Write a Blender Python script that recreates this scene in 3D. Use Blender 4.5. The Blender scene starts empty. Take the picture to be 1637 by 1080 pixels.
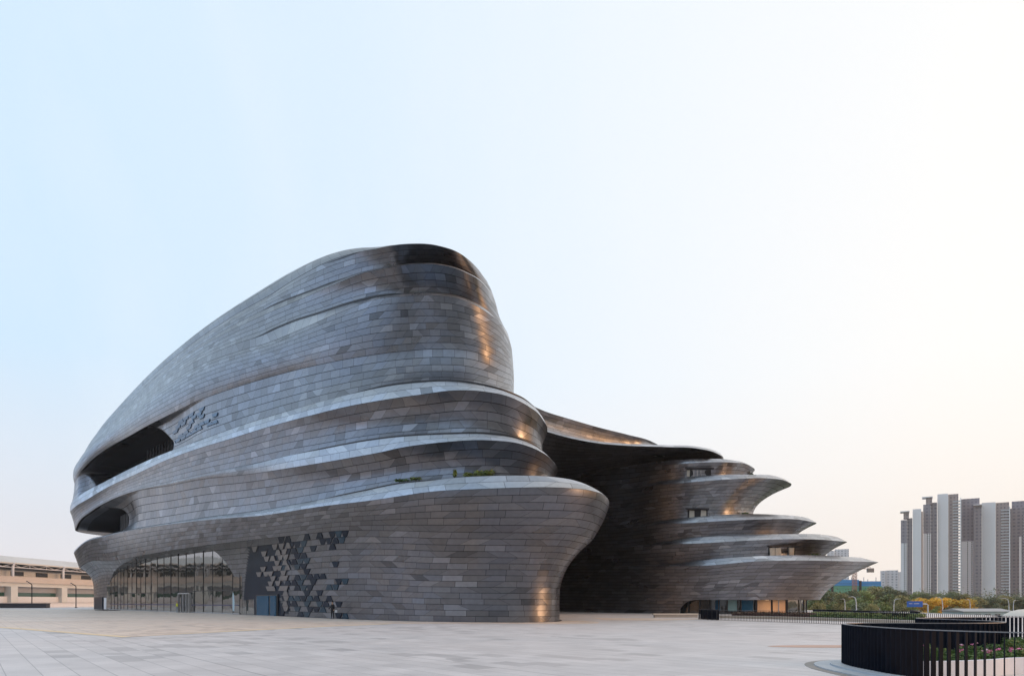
import bpy, bmesh, math, random
import numpy as np
from mathutils import Vector, Matrix

# ------------------------------------------------------------------ camera, sky, sun
SC = bpy.context.scene
COL = SC.collection
R = math.radians
F = 1091.33; CX = 818.5; HY = 962.0; EYE = 1.65     # measured camera: 24 mm lens with upward shift
cam = bpy.data.objects.new('camera', bpy.data.cameras.new('camera'))
COL.objects.link(cam)
cam.location = (0, 0, EYE); cam.rotation_euler = (R(90), 0, 0)
cam.data.lens = 24; cam.data.sensor_width = 36; cam.data.shift_y = 0.2575
cam.data.clip_start = 0.1; cam.data.clip_end = 9000
SC.camera = cam
SC.view_settings.view_transform = 'Standard'; SC.view_settings.look = 'None'
SC.view_settings.exposure = 0.0; SC.view_settings.gamma = 1.0

SUN_AZ, SUN_EL = 102.0, 9.0          # degrees clockwise from the view direction (+Y), elevation
W = bpy.data.worlds.new('World'); SC.world = W; W.use_nodes = True
def build_world():
    nt = W.node_tree; nt.nodes.clear(); N = nt.nodes.new; L = nt.links.new
    out = N('ShaderNodeOutputWorld'); bg = N('ShaderNodeBackground'); L(bg.outputs[0], out.inputs[0])
    sky = N('ShaderNodeTexSky'); sky.sky_type = 'NISHITA'; sky.sun_disc = False
    sky.sun_elevation = R(SUN_EL); sky.sun_rotation = R(SUN_AZ)
    sky.air_density = 1.2; sky.dust_density = 3.0; sky.ozone_density = 1.0
    tc = N('ShaderNodeTexCoord'); sep = N('ShaderNodeSeparateXYZ'); L(tc.outputs['Generated'], sep.inputs[0])
    # thin bright evening veil over the clear sky: blue high on the left, white to the right, pale pink low down
    def math_(op, a, b=None, clamp=False):
        m = N('ShaderNodeMath'); m.operation = op; m.use_clamp = clamp
        for i, s in enumerate((a, b)):
            if s is None: continue
            if isinstance(s, (int, float)): m.inputs[i].default_value = s
            else: L(s, m.inputs[i])
        return m.outputs[0]
    x, y, z = sep.outputs
    side = math_('ADD', math_('MULTIPLY', x, 0.55), 0.55, True)
    rs = N('ShaderNodeValToRGB'); L(side, rs.inputs[0]); e = rs.color_ramp.elements
    e[0].position = 0.0; e[0].color = (0.95, 1.28, 1.75, 1)
    e[1].position = 0.84; e[1].color = (1.02, 1.0, 0.97, 1)
    m_ = e.new(0.22); m_.color = (0.64, 0.825, 1.0, 1)
    m_ = e.new(0.45); m_.color = (0.74, 0.87, 1.0, 1)
    m_ = e.new(0.64); m_.color = (0.88, 0.94, 1.0, 1)
    rl = N('ShaderNodeValToRGB'); L(side, rl.inputs[0]); e = rl.color_ramp.elements
    e[0].position = 0.15; e[0].color = (0.86, 0.80, 0.82, 1)
    e[1].position = 0.88; e[1].color = (1.02, 0.915, 0.82, 1)
    m_ = e.new(0.4); m_.color = (0.92, 0.88, 0.90, 1)
    up = N('ShaderNodeValToRGB'); L(z, up.inputs[0]); e = up.color_ramp.elements
    e[0].position = 0.0; e[0].color = (1, 1, 1, 1); e[1].position = 0.30; e[1].color = (0, 0, 0, 1)
    mx = N('ShaderNodeMix'); mx.data_type = 'RGBA'; L(up.outputs[0], mx.inputs[0]); L(rs.outputs[0], mx.inputs[6]); L(rl.outputs[0], mx.inputs[7])
    # the evening sky turned away from the glow (behind the photographer) is duller
    back = N('ShaderNodeMapRange'); back.interpolation_type = 'SMOOTHSTEP'; L(y, back.inputs[0]); back.inputs[1].default_value = 0.05; back.inputs[2].default_value = -0.6
    hi = N('ShaderNodeMapRange'); hi.interpolation_type = 'SMOOTHSTEP'; L(z, hi.inputs[0]); hi.inputs[1].default_value = 0.52; hi.inputs[2].default_value = 0.16
    bk = math_('MULTIPLY', back.outputs[0], hi.outputs[0])
    bm_ = N('ShaderNodeMix'); bm_.data_type = 'RGBA'; L(bk, bm_.inputs[0]); L(mx.outputs[2], bm_.inputs[6]); bm_.inputs[7].default_value = (0.31, 0.32, 0.35, 1)
    # warm glow round the low sun, out of frame on the right
    gd = N('ShaderNodeVectorMath'); gd.operation = 'DOT_PRODUCT'; L(tc.outputs['Generated'], gd.inputs[0]); gd.inputs[1].default_value = (math.sin(R(98))*math.cos(R(8)), math.cos(R(98))*math.cos(R(8)), math.sin(R(8)))
    gm = N('ShaderNodeMapRange'); gm.interpolation_type = 'SMOOTHSTEP'; L(gd.outputs['Value'], gm.inputs[0]); gm.inputs[1].default_value = 0.76; gm.inputs[2].default_value = 0.99
    gx = N('ShaderNodeMix'); gx.data_type = 'RGBA'; L(gm.outputs[0], gx.inputs[0]); L(bm_.outputs[2], gx.inputs[6]); gx.inputs[7].default_value = (2.3, 1.15, 0.50, 1)
    # streaks of thin cirrus
    mp = N('ShaderNodeMapping'); L(tc.outputs['Generated'], mp.inputs[0]); mp.inputs['Scale'].default_value = (6, 1.2, 2.2); mp.inputs['Rotation'].default_value = (0, R(28), R(10))
    nz = N('ShaderNodeTexNoise'); L(mp.outputs[0], nz.inputs[0]); nz.inputs['Scale'].default_value = 2.0; nz.inputs['Detail'].default_value = 3
    cr = N('ShaderNodeMapRange'); L(nz.outputs[0], cr.inputs[0]); cr.inputs[1].default_value = 0.45; cr.inputs[2].default_value = 0.75; cr.inputs[4].default_value = 0.12
    mc = N('ShaderNodeMix'); mc.data_type = 'RGBA'; L(cr.outputs[0], mc.inputs[0]); L(gx.outputs[2], mc.inputs[6]); mc.inputs[7].default_value = (0.96, 0.97, 1.0, 1)
    sc_ = N('ShaderNodeVectorMath'); sc_.operation = 'SCALE'; L(mc.outputs[2], sc_.inputs[0]); sc_.inputs[3].default_value = 10.0 * 1.13
    ad = N('ShaderNodeMix'); ad.data_type = 'RGBA'; ad.inputs[0].default_value = 0.9; L(sky.outputs[0], ad.inputs[6]); L(sc_.outputs[0], ad.inputs[7])
    L(ad.outputs[2], bg.inputs[0]); bg.inputs[1].default_value = 0.1
build_world()
sd = bpy.data.lights.new('sun', 'SUN'); sd.energy = 0.95; sd.angle = R(20.0); sd.color = (1.0, 0.56, 0.29)
so = bpy.data.objects.new('sun', sd); COL.objects.link(so)
sv = Vector((math.sin(R(SUN_AZ))*math.cos(R(SUN_EL)), math.cos(R(SUN_AZ))*math.cos(R(SUN_EL)), math.sin(R(SUN_EL))))
so.rotation_euler = sv.to_track_quat('Z', 'Y').to_euler()

# ------------------------------------------------------------------ helpers
rnd = random.Random(7)
def link(o, parent=None):
    COL.objects.link(o)
    if parent is not None: o.parent = parent
    return o
def tag(o, label, cat, group=None, kind=None):
    if label: o['label'] = label
    if cat: o['category'] = cat
    if group: o['group'] = group
    if kind: o['kind'] = kind
    return o
def empty(name, loc, label, cat, group=None, rz=0):
    o = bpy.data.objects.new(name, None); o.empty_display_size = 0.3
    link(o); o.location = loc; o.rotation_euler = (0, 0, rz)
    return tag(o, label, cat, group)
def mesh_obj(name, verts, faces, mats, parent=None, smooth=False, midx=None, uv=None):
    me = bpy.data.meshes.new(name); me.from_pydata([tuple(v) for v in verts], [], faces)
    if not isinstance(mats, (list, tuple)): mats = [mats]
    for m in mats: me.materials.append(m)
    if midx is not None: me.polygons.foreach_set('material_index', np.asarray(midx, dtype=np.int32))
    if smooth: me.polygons.foreach_set('use_smooth', [True]*len(me.polygons))
    if uv is not None:
        l = me.uv_layers.new(name='UVMap'); l.data.foreach_set('uv', np.asarray(uv, dtype=np.float32).ravel())
    me.update()
    return link(bpy.data.objects.new(name, me), parent)
class MB:
    def __init__(s): s.v = []; s.f = []
    def add(s, v, f):
        b = len(s.v); s.v += [tuple(p) for p in v]; s.f += [tuple(b+i for i in q) for q in f]; return s
    def box(s, c, d, rz=0.0):
        x, y, z = d[0]/2, d[1]/2, d[2]/2; cs, sn = math.cos(rz), math.sin(rz)
        v = [(c[0]+a*x*cs-b*y*sn, c[1]+a*x*sn+b*y*cs, c[2]+e*z) for e in (-1, 1) for a, b in ((-1, -1), (1, -1), (1, 1), (-1, 1))]
        return s.add(v, [(3, 2, 1, 0), (4, 5, 6, 7), (0, 1, 5, 4), (1, 2, 6, 5), (2, 3, 7, 6), (3, 0, 4, 7)])
    def box2(s, a, b):
        return s.box(((a[0]+b[0])/2, (a[1]+b[1])/2, (a[2]+b[2])/2), (abs(b[0]-a[0]), abs(b[1]-a[1]), abs(b[2]-a[2])))
    def tube(s, pts, r, n=8, cap=True):
        pts = [Vector(p) for p in pts]; rs = r if isinstance(r, (list, tuple)) else [r]*len(pts)
        base = len(s.v); up = Vector((0.13, 0.21, 1)).normalized()
        for i, p in enumerate(pts):
            d = (pts[min(i+1, len(pts)-1)]-pts[max(i-1, 0)]).normalized()
            a = d.cross(up)
            if a.length < 1e-3: a = d.cross(Vector((1, 0, 0)))
            a.normalize(); b = d.cross(a).normalized()
            for k in range(n):
                t = 2*math.pi*k/n; s.v.append(tuple(p+(a*math.cos(t)+b*math.sin(t))*rs[i]))
        for i in range(len(pts)-1):
            for k in range(n):
                k2 = (k+1) % n
                s.f.append((base+i*n+k, base+i*n+k2, base+(i+1)*n+k2, base+(i+1)*n+k))
        if cap:
            s.f.append(tuple(base+k for k in range(n))[::-1]); s.f.append(tuple(base+(len(pts)-1)*n+k for k in range(n)))
        return s
    def build(s, name, mat, parent=None, smooth=False):
        return mesh_obj(name, s.v, s.f, mat, parent, smooth)
def P(px, py, D): return ((px-CX)/F*D, D, EYE+(HY-py)/F*D)
def Xof(px, D): return (px-CX)/F*D
def hermite(pts, q):
    """smooth curve through (x, y) pairs evaluated at q, constant slope outside"""
    pts = sorted(pts); x = np.array([p[0] for p in pts], float); y = np.array([p[1] for p in pts], float)
    if len(x) == 1: return np.full_like(np.asarray(q, float), y[0])
    h = np.diff(x); d = np.diff(y)/h
    m = np.zeros(len(x)); m[0] = d[0]; m[-1] = d[-1]
    for i in range(1, len(x)-1): m[i] = (d[i-1]*h[i]+d[i]*h[i-1])/(h[i-1]+h[i])
    q = np.asarray(q, float); i = np.clip(np.searchsorted(x, q)-1, 0, len(x)-2)
    t = (q-x[i])/h[i]; tc = np.clip(t, 0, 1)
    r = (2*tc**3-3*tc**2+1)*y[i]+(tc**3-2*tc**2+tc)*h[i]*m[i]+(-2*tc**3+3*tc**2)*y[i+1]+(tc**3-tc**2)*h[i]*m[i+1]
    r = r+np.where(t < 0, t*h[i]*m[0]*0.5, 0)+np.where(t > 1, (t-1)*h[i]*m[-1]*0.5, 0)
    return r
def pspline(t, y, T, q):
    """periodic cubic spline: knots t (period T), values y (n,k)"""
    n = len(t); h = np.diff(np.append(t, t[0]+T)); A = np.zeros((n, n)); B = np.zeros((n,)+y.shape[1:])
    for i in range(n):
        hm = h[i-1]; hi = h[i]
        A[i, i] += 2*(hm+hi); A[i, (i-1) % n] += hm; A[i, (i+1) % n] += hi
        B[i] = 6*((y[(i+1) % n]-y[i])/hi-(y[i]-y[i-1])/hm)
    M = np.linalg.solve(A, B)
    q = (np.asarray(q)-t[0]) % T+t[0]; i = np.clip(np.searchsorted(t, q, side='right')-1, 0, n-1); j = (i+1) % n
    a = (t[i]+h[i]-q)[:, None]; b = (q-t[i])[:, None]; hh = h[i][:, None]
    return M[i]*a**3/(6*hh)+M[j]*b**3/(6*hh)+(y[i]/hh-M[i]*hh/6)*a+(y[j]/hh-M[j]*hh/6)*b
def sstep(x): x = np.clip(x, 0, 1); return x*x*(3-2*x)

# ------------------------------------------------------------------ materials
class G:
    """tiny node-graph helper"""
    def __init__(s, name):
        s.m = bpy.data.materials.new(name); s.m.use_nodes = True; s.nt = s.m.node_tree; s.nt.nodes.clear()
        s.out = s.n('ShaderNodeOutputMaterial'); s.b = s.n('ShaderNodeBsdfPrincipled'); s.l(s.b.outputs[0], s.out.inputs[0])
    def n(s, t): return s.nt.nodes.new(t)
    def l(s, a, b): s.nt.links.new(a, b)
    def put(s, v, sock):
        if isinstance(v, bpy.types.NodeSocket): s.l(v, sock)
        elif isinstance(v, (tuple, list)) and len(v) == 3 and sock.type == 'RGBA': sock.default_value = (*v, 1)
        else: sock.default_value = v
    def M(s, op, *a, clamp=False):
        m = s.n('ShaderNodeMath'); m.operation = op; m.use_clamp = clamp
        for i, v in enumerate(a): s.put(v, m.inputs[i])
        return m.outputs[0]
    def V(s, op, *a):
        m = s.n('ShaderNodeVectorMath'); m.operation = op
        for i, v in enumerate(a): s.put(v, m.inputs[i])
        return m.outputs['Value'] if op in ('LENGTH', 'DOT_PRODUCT') else m.outputs[0]
    def scale(s, v, k):
        m = s.n('ShaderNodeVectorMath'); m.operation = 'SCALE'; s.put(v, m.inputs[0]); s.put(k, m.inputs[3]); return m.outputs[0]
    def comb(s, x, y, z=0.0):
        m = s.n('ShaderNodeCombineXYZ'); s.put(x, m.inputs[0]); s.put(y, m.inputs[1]); s.put(z, m.inputs[2]); return m.outputs[0]
    def sep(s, v):
        m = s.n('ShaderNodeSeparateXYZ'); s.put(v, m.inputs[0]); return m.outputs
    def wn(s, v):
        m = s.n('ShaderNodeTexWhiteNoise'); m.noise_dimensions = '3D'; s.put(v, m.inputs[0]); return m.outputs
    def noise(s, v, scale, detail=2.0, rough=0.5):
        m = s.n('ShaderNodeTexNoise'); 
        if v is not None: s.put(v, m.inputs['Vector'])
        m.inputs['Scale'].default_value = scale; m.inputs['Detail'].default_value = detail; m.inputs['Roughness'].default_value = rough
        return m.outputs[0]
    def mix(s, f, a, b):
        m = s.n('ShaderNodeMix'); m.data_type = 'RGBA'; s.put(f, m.inputs[0]); s.put(a, m.inputs[6]); s.put(b, m.inputs[7]); return m.outputs[2]
    def rng(s, v, a, b, c, d):
        m = s.n('ShaderNodeMapRange'); s.put(v, m.inputs[0])
        for i, q in enumerate((a, b, c, d)): m.inputs[i+1].default_value = q
        return m.outputs[0]
    def uv(s): return s.n('ShaderNodeTexCoord').outputs['UV']
    def obj(s): return s.n('ShaderNodeTexCoord').outputs['Object']
    def pos(s): return s.n('ShaderNodeNewGeometry').outputs['Position']
    def set(s, **k):
        for a, v in k.items(): s.put(v, s.b.inputs[a.replace('_', ' ')])
        return s.m
def plain(name, col, rough=0.6, metal=0.0, var=0.12, sc=3.0, **kw):
    g = G(name); n = g.noise(g.obj(), sc, 3)
    c = g.mix(n, tuple(x*(1-var) for x in col), tuple(min(1, x*(1+var)) for x in col))
    return g.set(Base_Color=c, Roughness=rough, Metallic=metal, **kw)

def panel_material(name, base=(0.184, 0.185, 0.197), tilt=0.08, courses_joint=0.045, blend=None):
    """trapezoid metal cladding: uv.x in panels along the course, uv.y in courses"""
    g = G(name); u, v, _ = g.sep(g.uv())
    row = g.M('FLOOR', v); fv = g.M('SUBTRACT', v, row)
    off = g.M('MULTIPLY', g.wn(g.comb(row, 3.7, 1.3))[0], 5.0)
    U = g.M('ADD', u, off); c = g.M('FLOOR', U); f = g.M('SUBTRACT', U, c)
    hv = g.M('SUBTRACT', fv, 0.5)
    def slant(cell):
        w = g.wn(g.comb(cell, row, 9.1))[0]
        a = g.M('GREATER_THAN', w, 0.62); b = g.M('LESS_THAN', w, 0.16)
        return g.M('MULTIPLY', g.M('MULTIPLY', g.M('SUBTRACT', a, b), 0.62), hv)
    s0 = slant(c); s1 = slant(g.M('ADD', c, 1.0))
    d0 = g.M('SUBTRACT', f, s0); d1 = g.M('SUBTRACT', g.M('ADD', s1, 1.0), f)
    cell = g.M('ADD', g.M('SUBTRACT', c, g.M('LESS_THAN', d0, 0.0)), g.M('LESS_THAN', d1, 0.0))
    r = g.wn(g.comb(cell, row, 0.5)); rv, rc = r[0], r[1]
    r2 = g.wn(g.comb(cell, row, 5.5))[0]
    dv = g.M('MINIMUM', g.M('ABSOLUTE', d0), g.M('ABSOLUTE', d1))
    jv = g.rng(dv, 0.004, 0.016, 1.0, 0.0)
    dh = g.M('MINIMUM', fv, g.M('SUBTRACT', 1.0, fv)); jh = g.rng(dh, courses_joint*0.45, courses_joint, 1.0, 0.0)
    joint = g.M('MAXIMUM', g.M('MULTIPLY', jv, 0.75), jh)
    tone = g.rng(rv, 0.0, 1.0, 0.82, 1.13)
    bright = g.M('MULTIPLY', g.M('GREATER_THAN', r2, 0.945), 0.38)
    dark = g.M('MULTIPLY', g.M('LESS_THAN', r2, 0.06), 0.28)
    big = g.rng(g.noise(g.pos(), 0.06, 3), 0.3, 0.7, 0.9, 1.12)
    tone = g.M('MULTIPLY', g.M('SUBTRACT', g.M('ADD', tone, bright), dark), big)
    fine = g.rng(g.noise(g.pos(), 2.5, 3), 0.3, 0.7, 0.93, 1.07)
    tone = g.M('MULTIPLY', tone, fine)
    warm = g.mix(g.sep(rc)[1], base, (base[0]*0.96, base[1]*1.0, base[2]*1.08))
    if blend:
        at_ = g.n('ShaderNodeAttribute'); at_.attribute_name = 'sheen_fade'; warm = g.mix(at_.outputs['Fac'], blend, warm)
    col = g.scale(warm, tone)
    col = g.mix(joint, col, (0.012, 0.011, 0.011))
    rough = g.M('ADD', g.rng(g.sep(rc)[2], 0, 1, 0.27, 0.37), g.M('MULTIPLY', joint, 0.4))
    geo = g.n('ShaderNodeNewGeometry')
    t = g.scale(g.V('SUBTRACT', rc, (0.5, 0.5, 0.5)), tilt)
    nrm = g.V('NORMALIZE', g.V('ADD', geo.outputs['Normal'], t))
    return g.set(Base_Color=col, Roughness=rough, Metallic=1.0, Normal=nrm, Anisotropic=0.35, Anisotropic_Rotation=0.25)
M_PANEL = panel_material('titanium_panels')
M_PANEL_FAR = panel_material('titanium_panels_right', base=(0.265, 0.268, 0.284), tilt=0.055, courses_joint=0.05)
M_LEDGE_SHEEN = panel_material('ledge_panels_sky_sheen', base=(0.37, 0.375, 0.39), tilt=0.04, courses_joint=0.03, blend=(0.184, 0.185, 0.197))  # cladding base lightened to paint in the sky's reflection on ledge tops
M_PLAINMETAL = plain('plain_metal_panel', (0.26, 0.25, 0.255), .33, 1.0)
def glass_mat(name, tint, rough=0.03, ior=1.9):
    g = G(name); n = g.noise(g.pos(), 0.35, 2)
    bm = g.n('ShaderNodeBump'); bm.inputs['Strength'].default_value = 0.05; bm.inputs['Distance'].default_value = 0.4; g.l(n, bm.inputs['Height'])
    return g.set(Base_Color=tint, Roughness=rough, IOR=ior, Normal=bm.outputs[0])
M_GLASS = glass_mat('entrance_glass', (0.03, 0.035, 0.03), ior=3.6)
M_BLUEGLASS = glass_mat('blue_glass', (0.003, 0.012, 0.030), 0.3, 1.2)
M_TEAL = glass_mat('teal_glass', (0.015, 0.085, 0.16), 0.25, 1.25)
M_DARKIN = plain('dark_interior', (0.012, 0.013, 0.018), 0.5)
M_MULL = plain('dark_mullion', (0.03, 0.03, 0.035), 0.45, 0.3)
M_STEEL = plain('pale_steel', (0.45, 0.45, 0.46), 0.4, 0.6)
M_BLACKMETAL = plain('black_powder_coat', (0.012, 0.016, 0.026), 0.5, 0.0, 0.3, IOR=1.3, Specular_IOR_Level=0.04)
M_WHITE = plain('white_render', (0.66, 0.68, 0.73), 0.7)
M_CREAM = plain('cream_render', (0.58, 0.60, 0.60), 0.8, sc=0.2)
M_TERRA = plain('tan_parapet', (0.52, 0.46, 0.42), 0.8, sc=0.15)

# ------------------------------------------------------------------ row (rail) system
class Rail: pass
class Body:
    """stack of closed rails sharing one parameter t"""
    def __init__(s, nvis, nhid_counts, nu_vis, nu_hid): s.knots = None; s.nv = nvis; s.nu_vis = nu_vis; s.nu_hid = nu_hid
    def rail(s, pts, table, hidden_z=None, z=None, smooth=5):
        """pts: list of (X,Y) plan points, the first s.nv visible; table: px->py for the visible part"""
        A = np.array(pts, float)
        if s.knots is None:
            d = np.linalg.norm(np.diff(np.vstack([A, A[:1]]), axis=0), axis=1)**0.8
            s.knots = np.concatenate([[0], np.cumsum(d)[:-1]]); s.T = d.sum(); s.tv = s.knots[s.nv-1]
            s.q = np.concatenate([np.linspace(0, s.tv, s.nu_vis, endpoint=False), np.linspace(s.tv, s.T, s.nu_hid, endpoint=False)])
        XY = pspline(s.knots, A, s.T, s.q)
        px = CX+F*XY[:, 0]/XY[:, 1]
        n = len(s.q); Z = np.zeros(n); nv = s.nu_vis+1
        if z is not None: Z[:] = z
        else:
            py = hermite(table, px[:nv]); zz = EYE+(HY-py)/F*XY[:nv, 1]; Z[:nv] = zz
            k = np.arange(n-nv)/(n-nv); Z[nv:] = zz[-1]+(zz[0]-zz[-1])*sstep(k)
            # light smoothing, weighted to the non-uniform sampling
            for _ in range(smooth):
                Z[1:-1] = 0.25*Z[:-2]+0.5*Z[1:-1]+0.25*Z[2:]
        r = Rail(); r.xy = XY; r.z = Z; r.px = px
        d = np.roll(XY, -1, 0)-np.roll(XY, 1, 0); d /= np.linalg.norm(d, axis=1)[:, None]+1e-9
        r.nin = np.stack([-d[:, 1], d[:, 0]], 1)   # inward (left of travel: rails run left end -> nose)
        return r
def lerp_rail(a, b, t):
    r = Rail(); r.xy = a.xy*(1-t)+b.xy*t; r.z = a.z*(1-t)+b.z*t; r.px = a.px; r.nin = a.nin; return r
def inset_rail(a, d, dz=0.0):
    r = Rail(); dd = np.broadcast_to(d, a.z.shape); r.xy = a.xy+a.nin*dd[:, None]; r.z = a.z+dz; r.nin = a.nin; r.px = CX+F*r.xy[:, 0]/r.xy[:, 1]; return r
def surf(a, b, v, g=None, amp=0.0, inset=None):
    """grid (nv, nu, 3) between rails a and b"""
    v = np.asarray(v); gg = v if g is None else g(v)
    if gg.ndim == 1: gg = gg[:, None]*np.ones_like(a.z)[None]
    XY = a.xy[None]*(1-gg[..., None])+b.xy[None]*gg[..., None]
    am = np.broadcast_to(amp, a.z.shape)[None]*(4*v*(1-v))[:, None]
    nin = a.nin[None]*(1-v)[:, None, None]+b.nin[None]*v[:, None, None]; nin = nin/np.linalg.norm(nin, axis=2)[..., None]
    XY = XY+nin*am[..., None]
    Z = a.z[None]*(1-v)[:, None]+b.z[None]*v[:, None]
    if inset is not None:
        px = CX+F*XY[..., 0]/XY[..., 1]; XY = XY+nin*inset(px, v)[..., None]
    return np.dstack([XY, Z])
def sheet(name, Pt, U, V, mats, parent, closed=True, mask=None, midx=None, fade=None):
    nv, nu = Pt.shape[:2]; vid = np.arange(nv*nu).reshape(nv, nu); faces = []; uvs = []; mi = []
    U = np.broadcast_to(U, (nv, nu))
    V = np.broadcast_to(np.asarray(V)[:, None], (nv, nu)) if np.ndim(V) < 2 else V
    dU = U[0, -1]-U[0, -2]
    for j in range(nu if closed else nu-1):
        j2 = (j+1) % nu
        for i in range(nv-1):
            if mask is not None and not mask[i, j]: continue
            ua, ub = (U[i, j], U[i, j2]) if j2 else (U[i, j], U[i, j]+dU)
            uc, ud = (U[i+1, j2], U[i+1, j]) if j2 else (U[i+1, j]+dU, U[i+1, j])
            q = [vid[i, j], vid[i, j2], vid[i+1, j2], vid[i+1, j]]; w = [(ua, V[i, j]), (ub, V[i, j2]), (uc, V[i+1, j2]), (ud, V[i+1, j])]
            faces.append(tuple(int(x) for x in q)); uvs += w
            if midx is not None: mi.append(int(midx[i, j]))
    o = mesh_obj(name, Pt.reshape(-1, 3), faces, mats, parent, True, mi if midx is not None else None, uvs)
    a_ = o.data.attributes.new('sheen_fade', 'FLOAT', 'POINT'); a_.data.foreach_set('value', (np.ones(nv*nu) if fade is None else fade.ravel()).astype(np.float32))
    return o

# ================================================================== THE MUSEUM
museum = empty('museum_building', (0, 70, 0), 'huge curved museum in dark grey metal panels, stacked layers ending in rounded noses', 'museum')
MI = Matrix.Translation((0, -70, 0))
museum_children = []
def mchild(o):
    museum_children.append(o); return o

# ---- left volume -----------------------------------------------------------
DF = [(100, 151), (118, 146), (150, 138.0), (200, 122.8), (283, 100), (385, 82), (470, 71), (531, 64.3), (620, 57.9), (700, 54.3), (780, 51.9)]
WO = [(100, 4.8), (150, 4.4), (200, 3.9), (283, 3.25), (385, 2.6), (470, 2.05), (531, 1.6), (620, 1.25), (700, 1.07), (800, 1.0)]
LB = Body(12, 6, 1000, 150)
LP = {}
def Lrow(key, s0, o, nose, table=None, z=None, sm=6, h1=(0.3, 4.5), h2=(-1.2, 22)):
    w = 283-s0[0]; st = [s0[0]+.25*w, s0[0]+.6*w, 283, 385, 470, 545, 625]
    ot = list(zip((150, 283, 385, 531, 700), o))
    pts = [(Xof(s0[0], s0[1]), s0[1])]
    for p in st:
        D = float(hermite(DF, p)+hermite(ot, p)*hermite(WO, p)); pts.append((Xof(p, D), D))
    for p, D in nose: pts.append((Xof(p, D), D))
    x8, y8 = pts[-1]; x0, y0 = pts[0]
    pts += [(x8+h1[0], y8+h1[1]), (x8+h2[0], y8+h2[1]), (-6, 116), (-62, 165), (x0+12, y0+24), (x0-1.2, y0+9)]
    LP[key] = LB.rail(pts, table, z=z, smooth=sm); return LP[key]
Lrow('F1', (118, 146), (0, 0, 0, 0, 0), [(715, 53.8), (810, 51.6), (922, 52.4), (973, 57)],
     [(118, 884), (125, 876), (132, 870), (170, 857), (227, 845), (283, 837), (336, 831), (420, 824), (510, 810), (604, 798.5), (640, 793), (684, 786.6), (772, 781.5), (827, 779.6), (882, 779), (915, 780.7), (948, 785), (966, 792), (973, 799)])
Lrow('G0', (150, 156), (3, 3.1, 3.2, 2.6, 2.6), [(690, 57.7), (790, 55.2), (866, 55.8), (893, 59.0)], z=0.0)
Lrow('B', (127, 147), (.5, .5, .6, 1.3, 1.75), [(712, 55.6), (800, 53.5), (900, 54.0), (946, 58)],
     [(127, 908), (132, 903.5), (181, 896), (276, 879), (343, 870), (420, 861), (457, 857), (550, 848), (620, 848), (700, 850), (780, 851), (860, 852), (925, 855), (946, 860)])
Lrow('A1', (122, 146), (.3, .3, .4, .7, .95), [(713, 54.8), (805, 52.6), (912, 53.6), (957, 58.3)],
     [(118, 880), (125, 874), (132, 868), (170, 855), (227, 843), (283, 834), (336, 826), (420, 815), (510, 799), (580, 785), (640, 773), (688, 768), (728, 763.5), (772, 761), (816, 760), (860, 760.5), (888, 762.6), (921, 768.6), (943, 777), (957, 786)])
Lrow('B2', (126, 147), (.6, .5, .7, 1.4, 3.6), [(700, 58.0), (765, 56.6), (840, 56.8), (884, 60)],
     [(118, 880), (132, 868), (170, 855), (227, 843), (283, 834), (336, 826), (420, 815), (510, 799), (580, 786), (640, 776), (688, 771), (728, 768), (772, 767), (884, 772)])
Lrow('F2', (112, 148), (.3, .2, .4, 1.0, 2.9), [(700, 57.1), (765, 55.3), (845, 55.2), (889, 59)],
     [(112, 848), (118, 838), (140, 820), (167, 805), (216, 786), (270, 776), (320, 766), (391, 758), (462, 748), (520, 739), (560, 732), (609, 723), (640, 716), (680, 710), (708, 707), (784, 704), (837, 711), (862, 721), (880, 733), (889, 744)])
Lrow('A2', (112, 147.5), (.1, .1, .5, 1.4, 3.6), [(700, 57.8), (763, 56.1), (839, 56.2), (875, 60)],
     [(112, 844), (118, 835), (140, 817), (167, 802), (216, 783), (270, 770), (320, 759), (391, 745), (462, 728), (520, 717), (575, 706.5), (631, 699), (680, 695.5), (716, 694), (784, 694), (830, 702), (860, 716), (873, 727)])
Lrow('B3', (113, 148), (.3, .3, .7, 2.0, 5.6), [(695, 60.8), (755, 59.7), (828, 60.2), (866, 64)],
     [(112, 844), (118, 835), (140, 817), (167, 802), (216, 783), (270, 770), (320, 759), (391, 745), (462, 729), (520, 719), (575, 709), (631, 702), (680, 699), (784, 699), (866, 722)])
Lrow('F3', (112, 148.5), (0, 0, .3, 1.7, 5.2), [(695, 60), (755, 58.4), (830, 59), (872, 63.5)],
     [(112, 818), (118, 812), (140, 798), (170, 780), (215, 759), (267, 735), (317, 717), (360, 704), (431, 682), (498, 664), (553, 650.5), (620, 638.5), (680, 630), (716, 625), (773, 626), (818, 636), (845, 650), (862, 663), (872, 677)])
Lrow('A3', (114, 149), (.6, .6, .9, 2.5, 6.2), [(692, 61.1), (749, 59.5), (819, 60.1), (855, 65)],
     [(112, 806), (118, 799), (130, 790), (167, 770), (200, 753), (245, 732), (267, 723), (330, 700), (380, 682), (450, 660), (520, 640), (564, 629), (631, 615.5), (680, 610.7), (716, 609.5), (754, 613), (811, 627), (841, 641), (853, 650)])
Lrow('B4', (115, 149.5), (.8, .8, 1.1, 2.8, 7.2), [(680, 62.6), (730, 61.4), (785, 62.6), (815, 68)],
     [(112, 806), (118, 799), (130, 790), (167, 770), (200, 753), (245, 732), (267, 723), (330, 700), (380, 682), (450, 660), (520, 640.5), (564, 630), (631, 617), (680, 612.5), (716, 612), (815, 628)])
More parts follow.
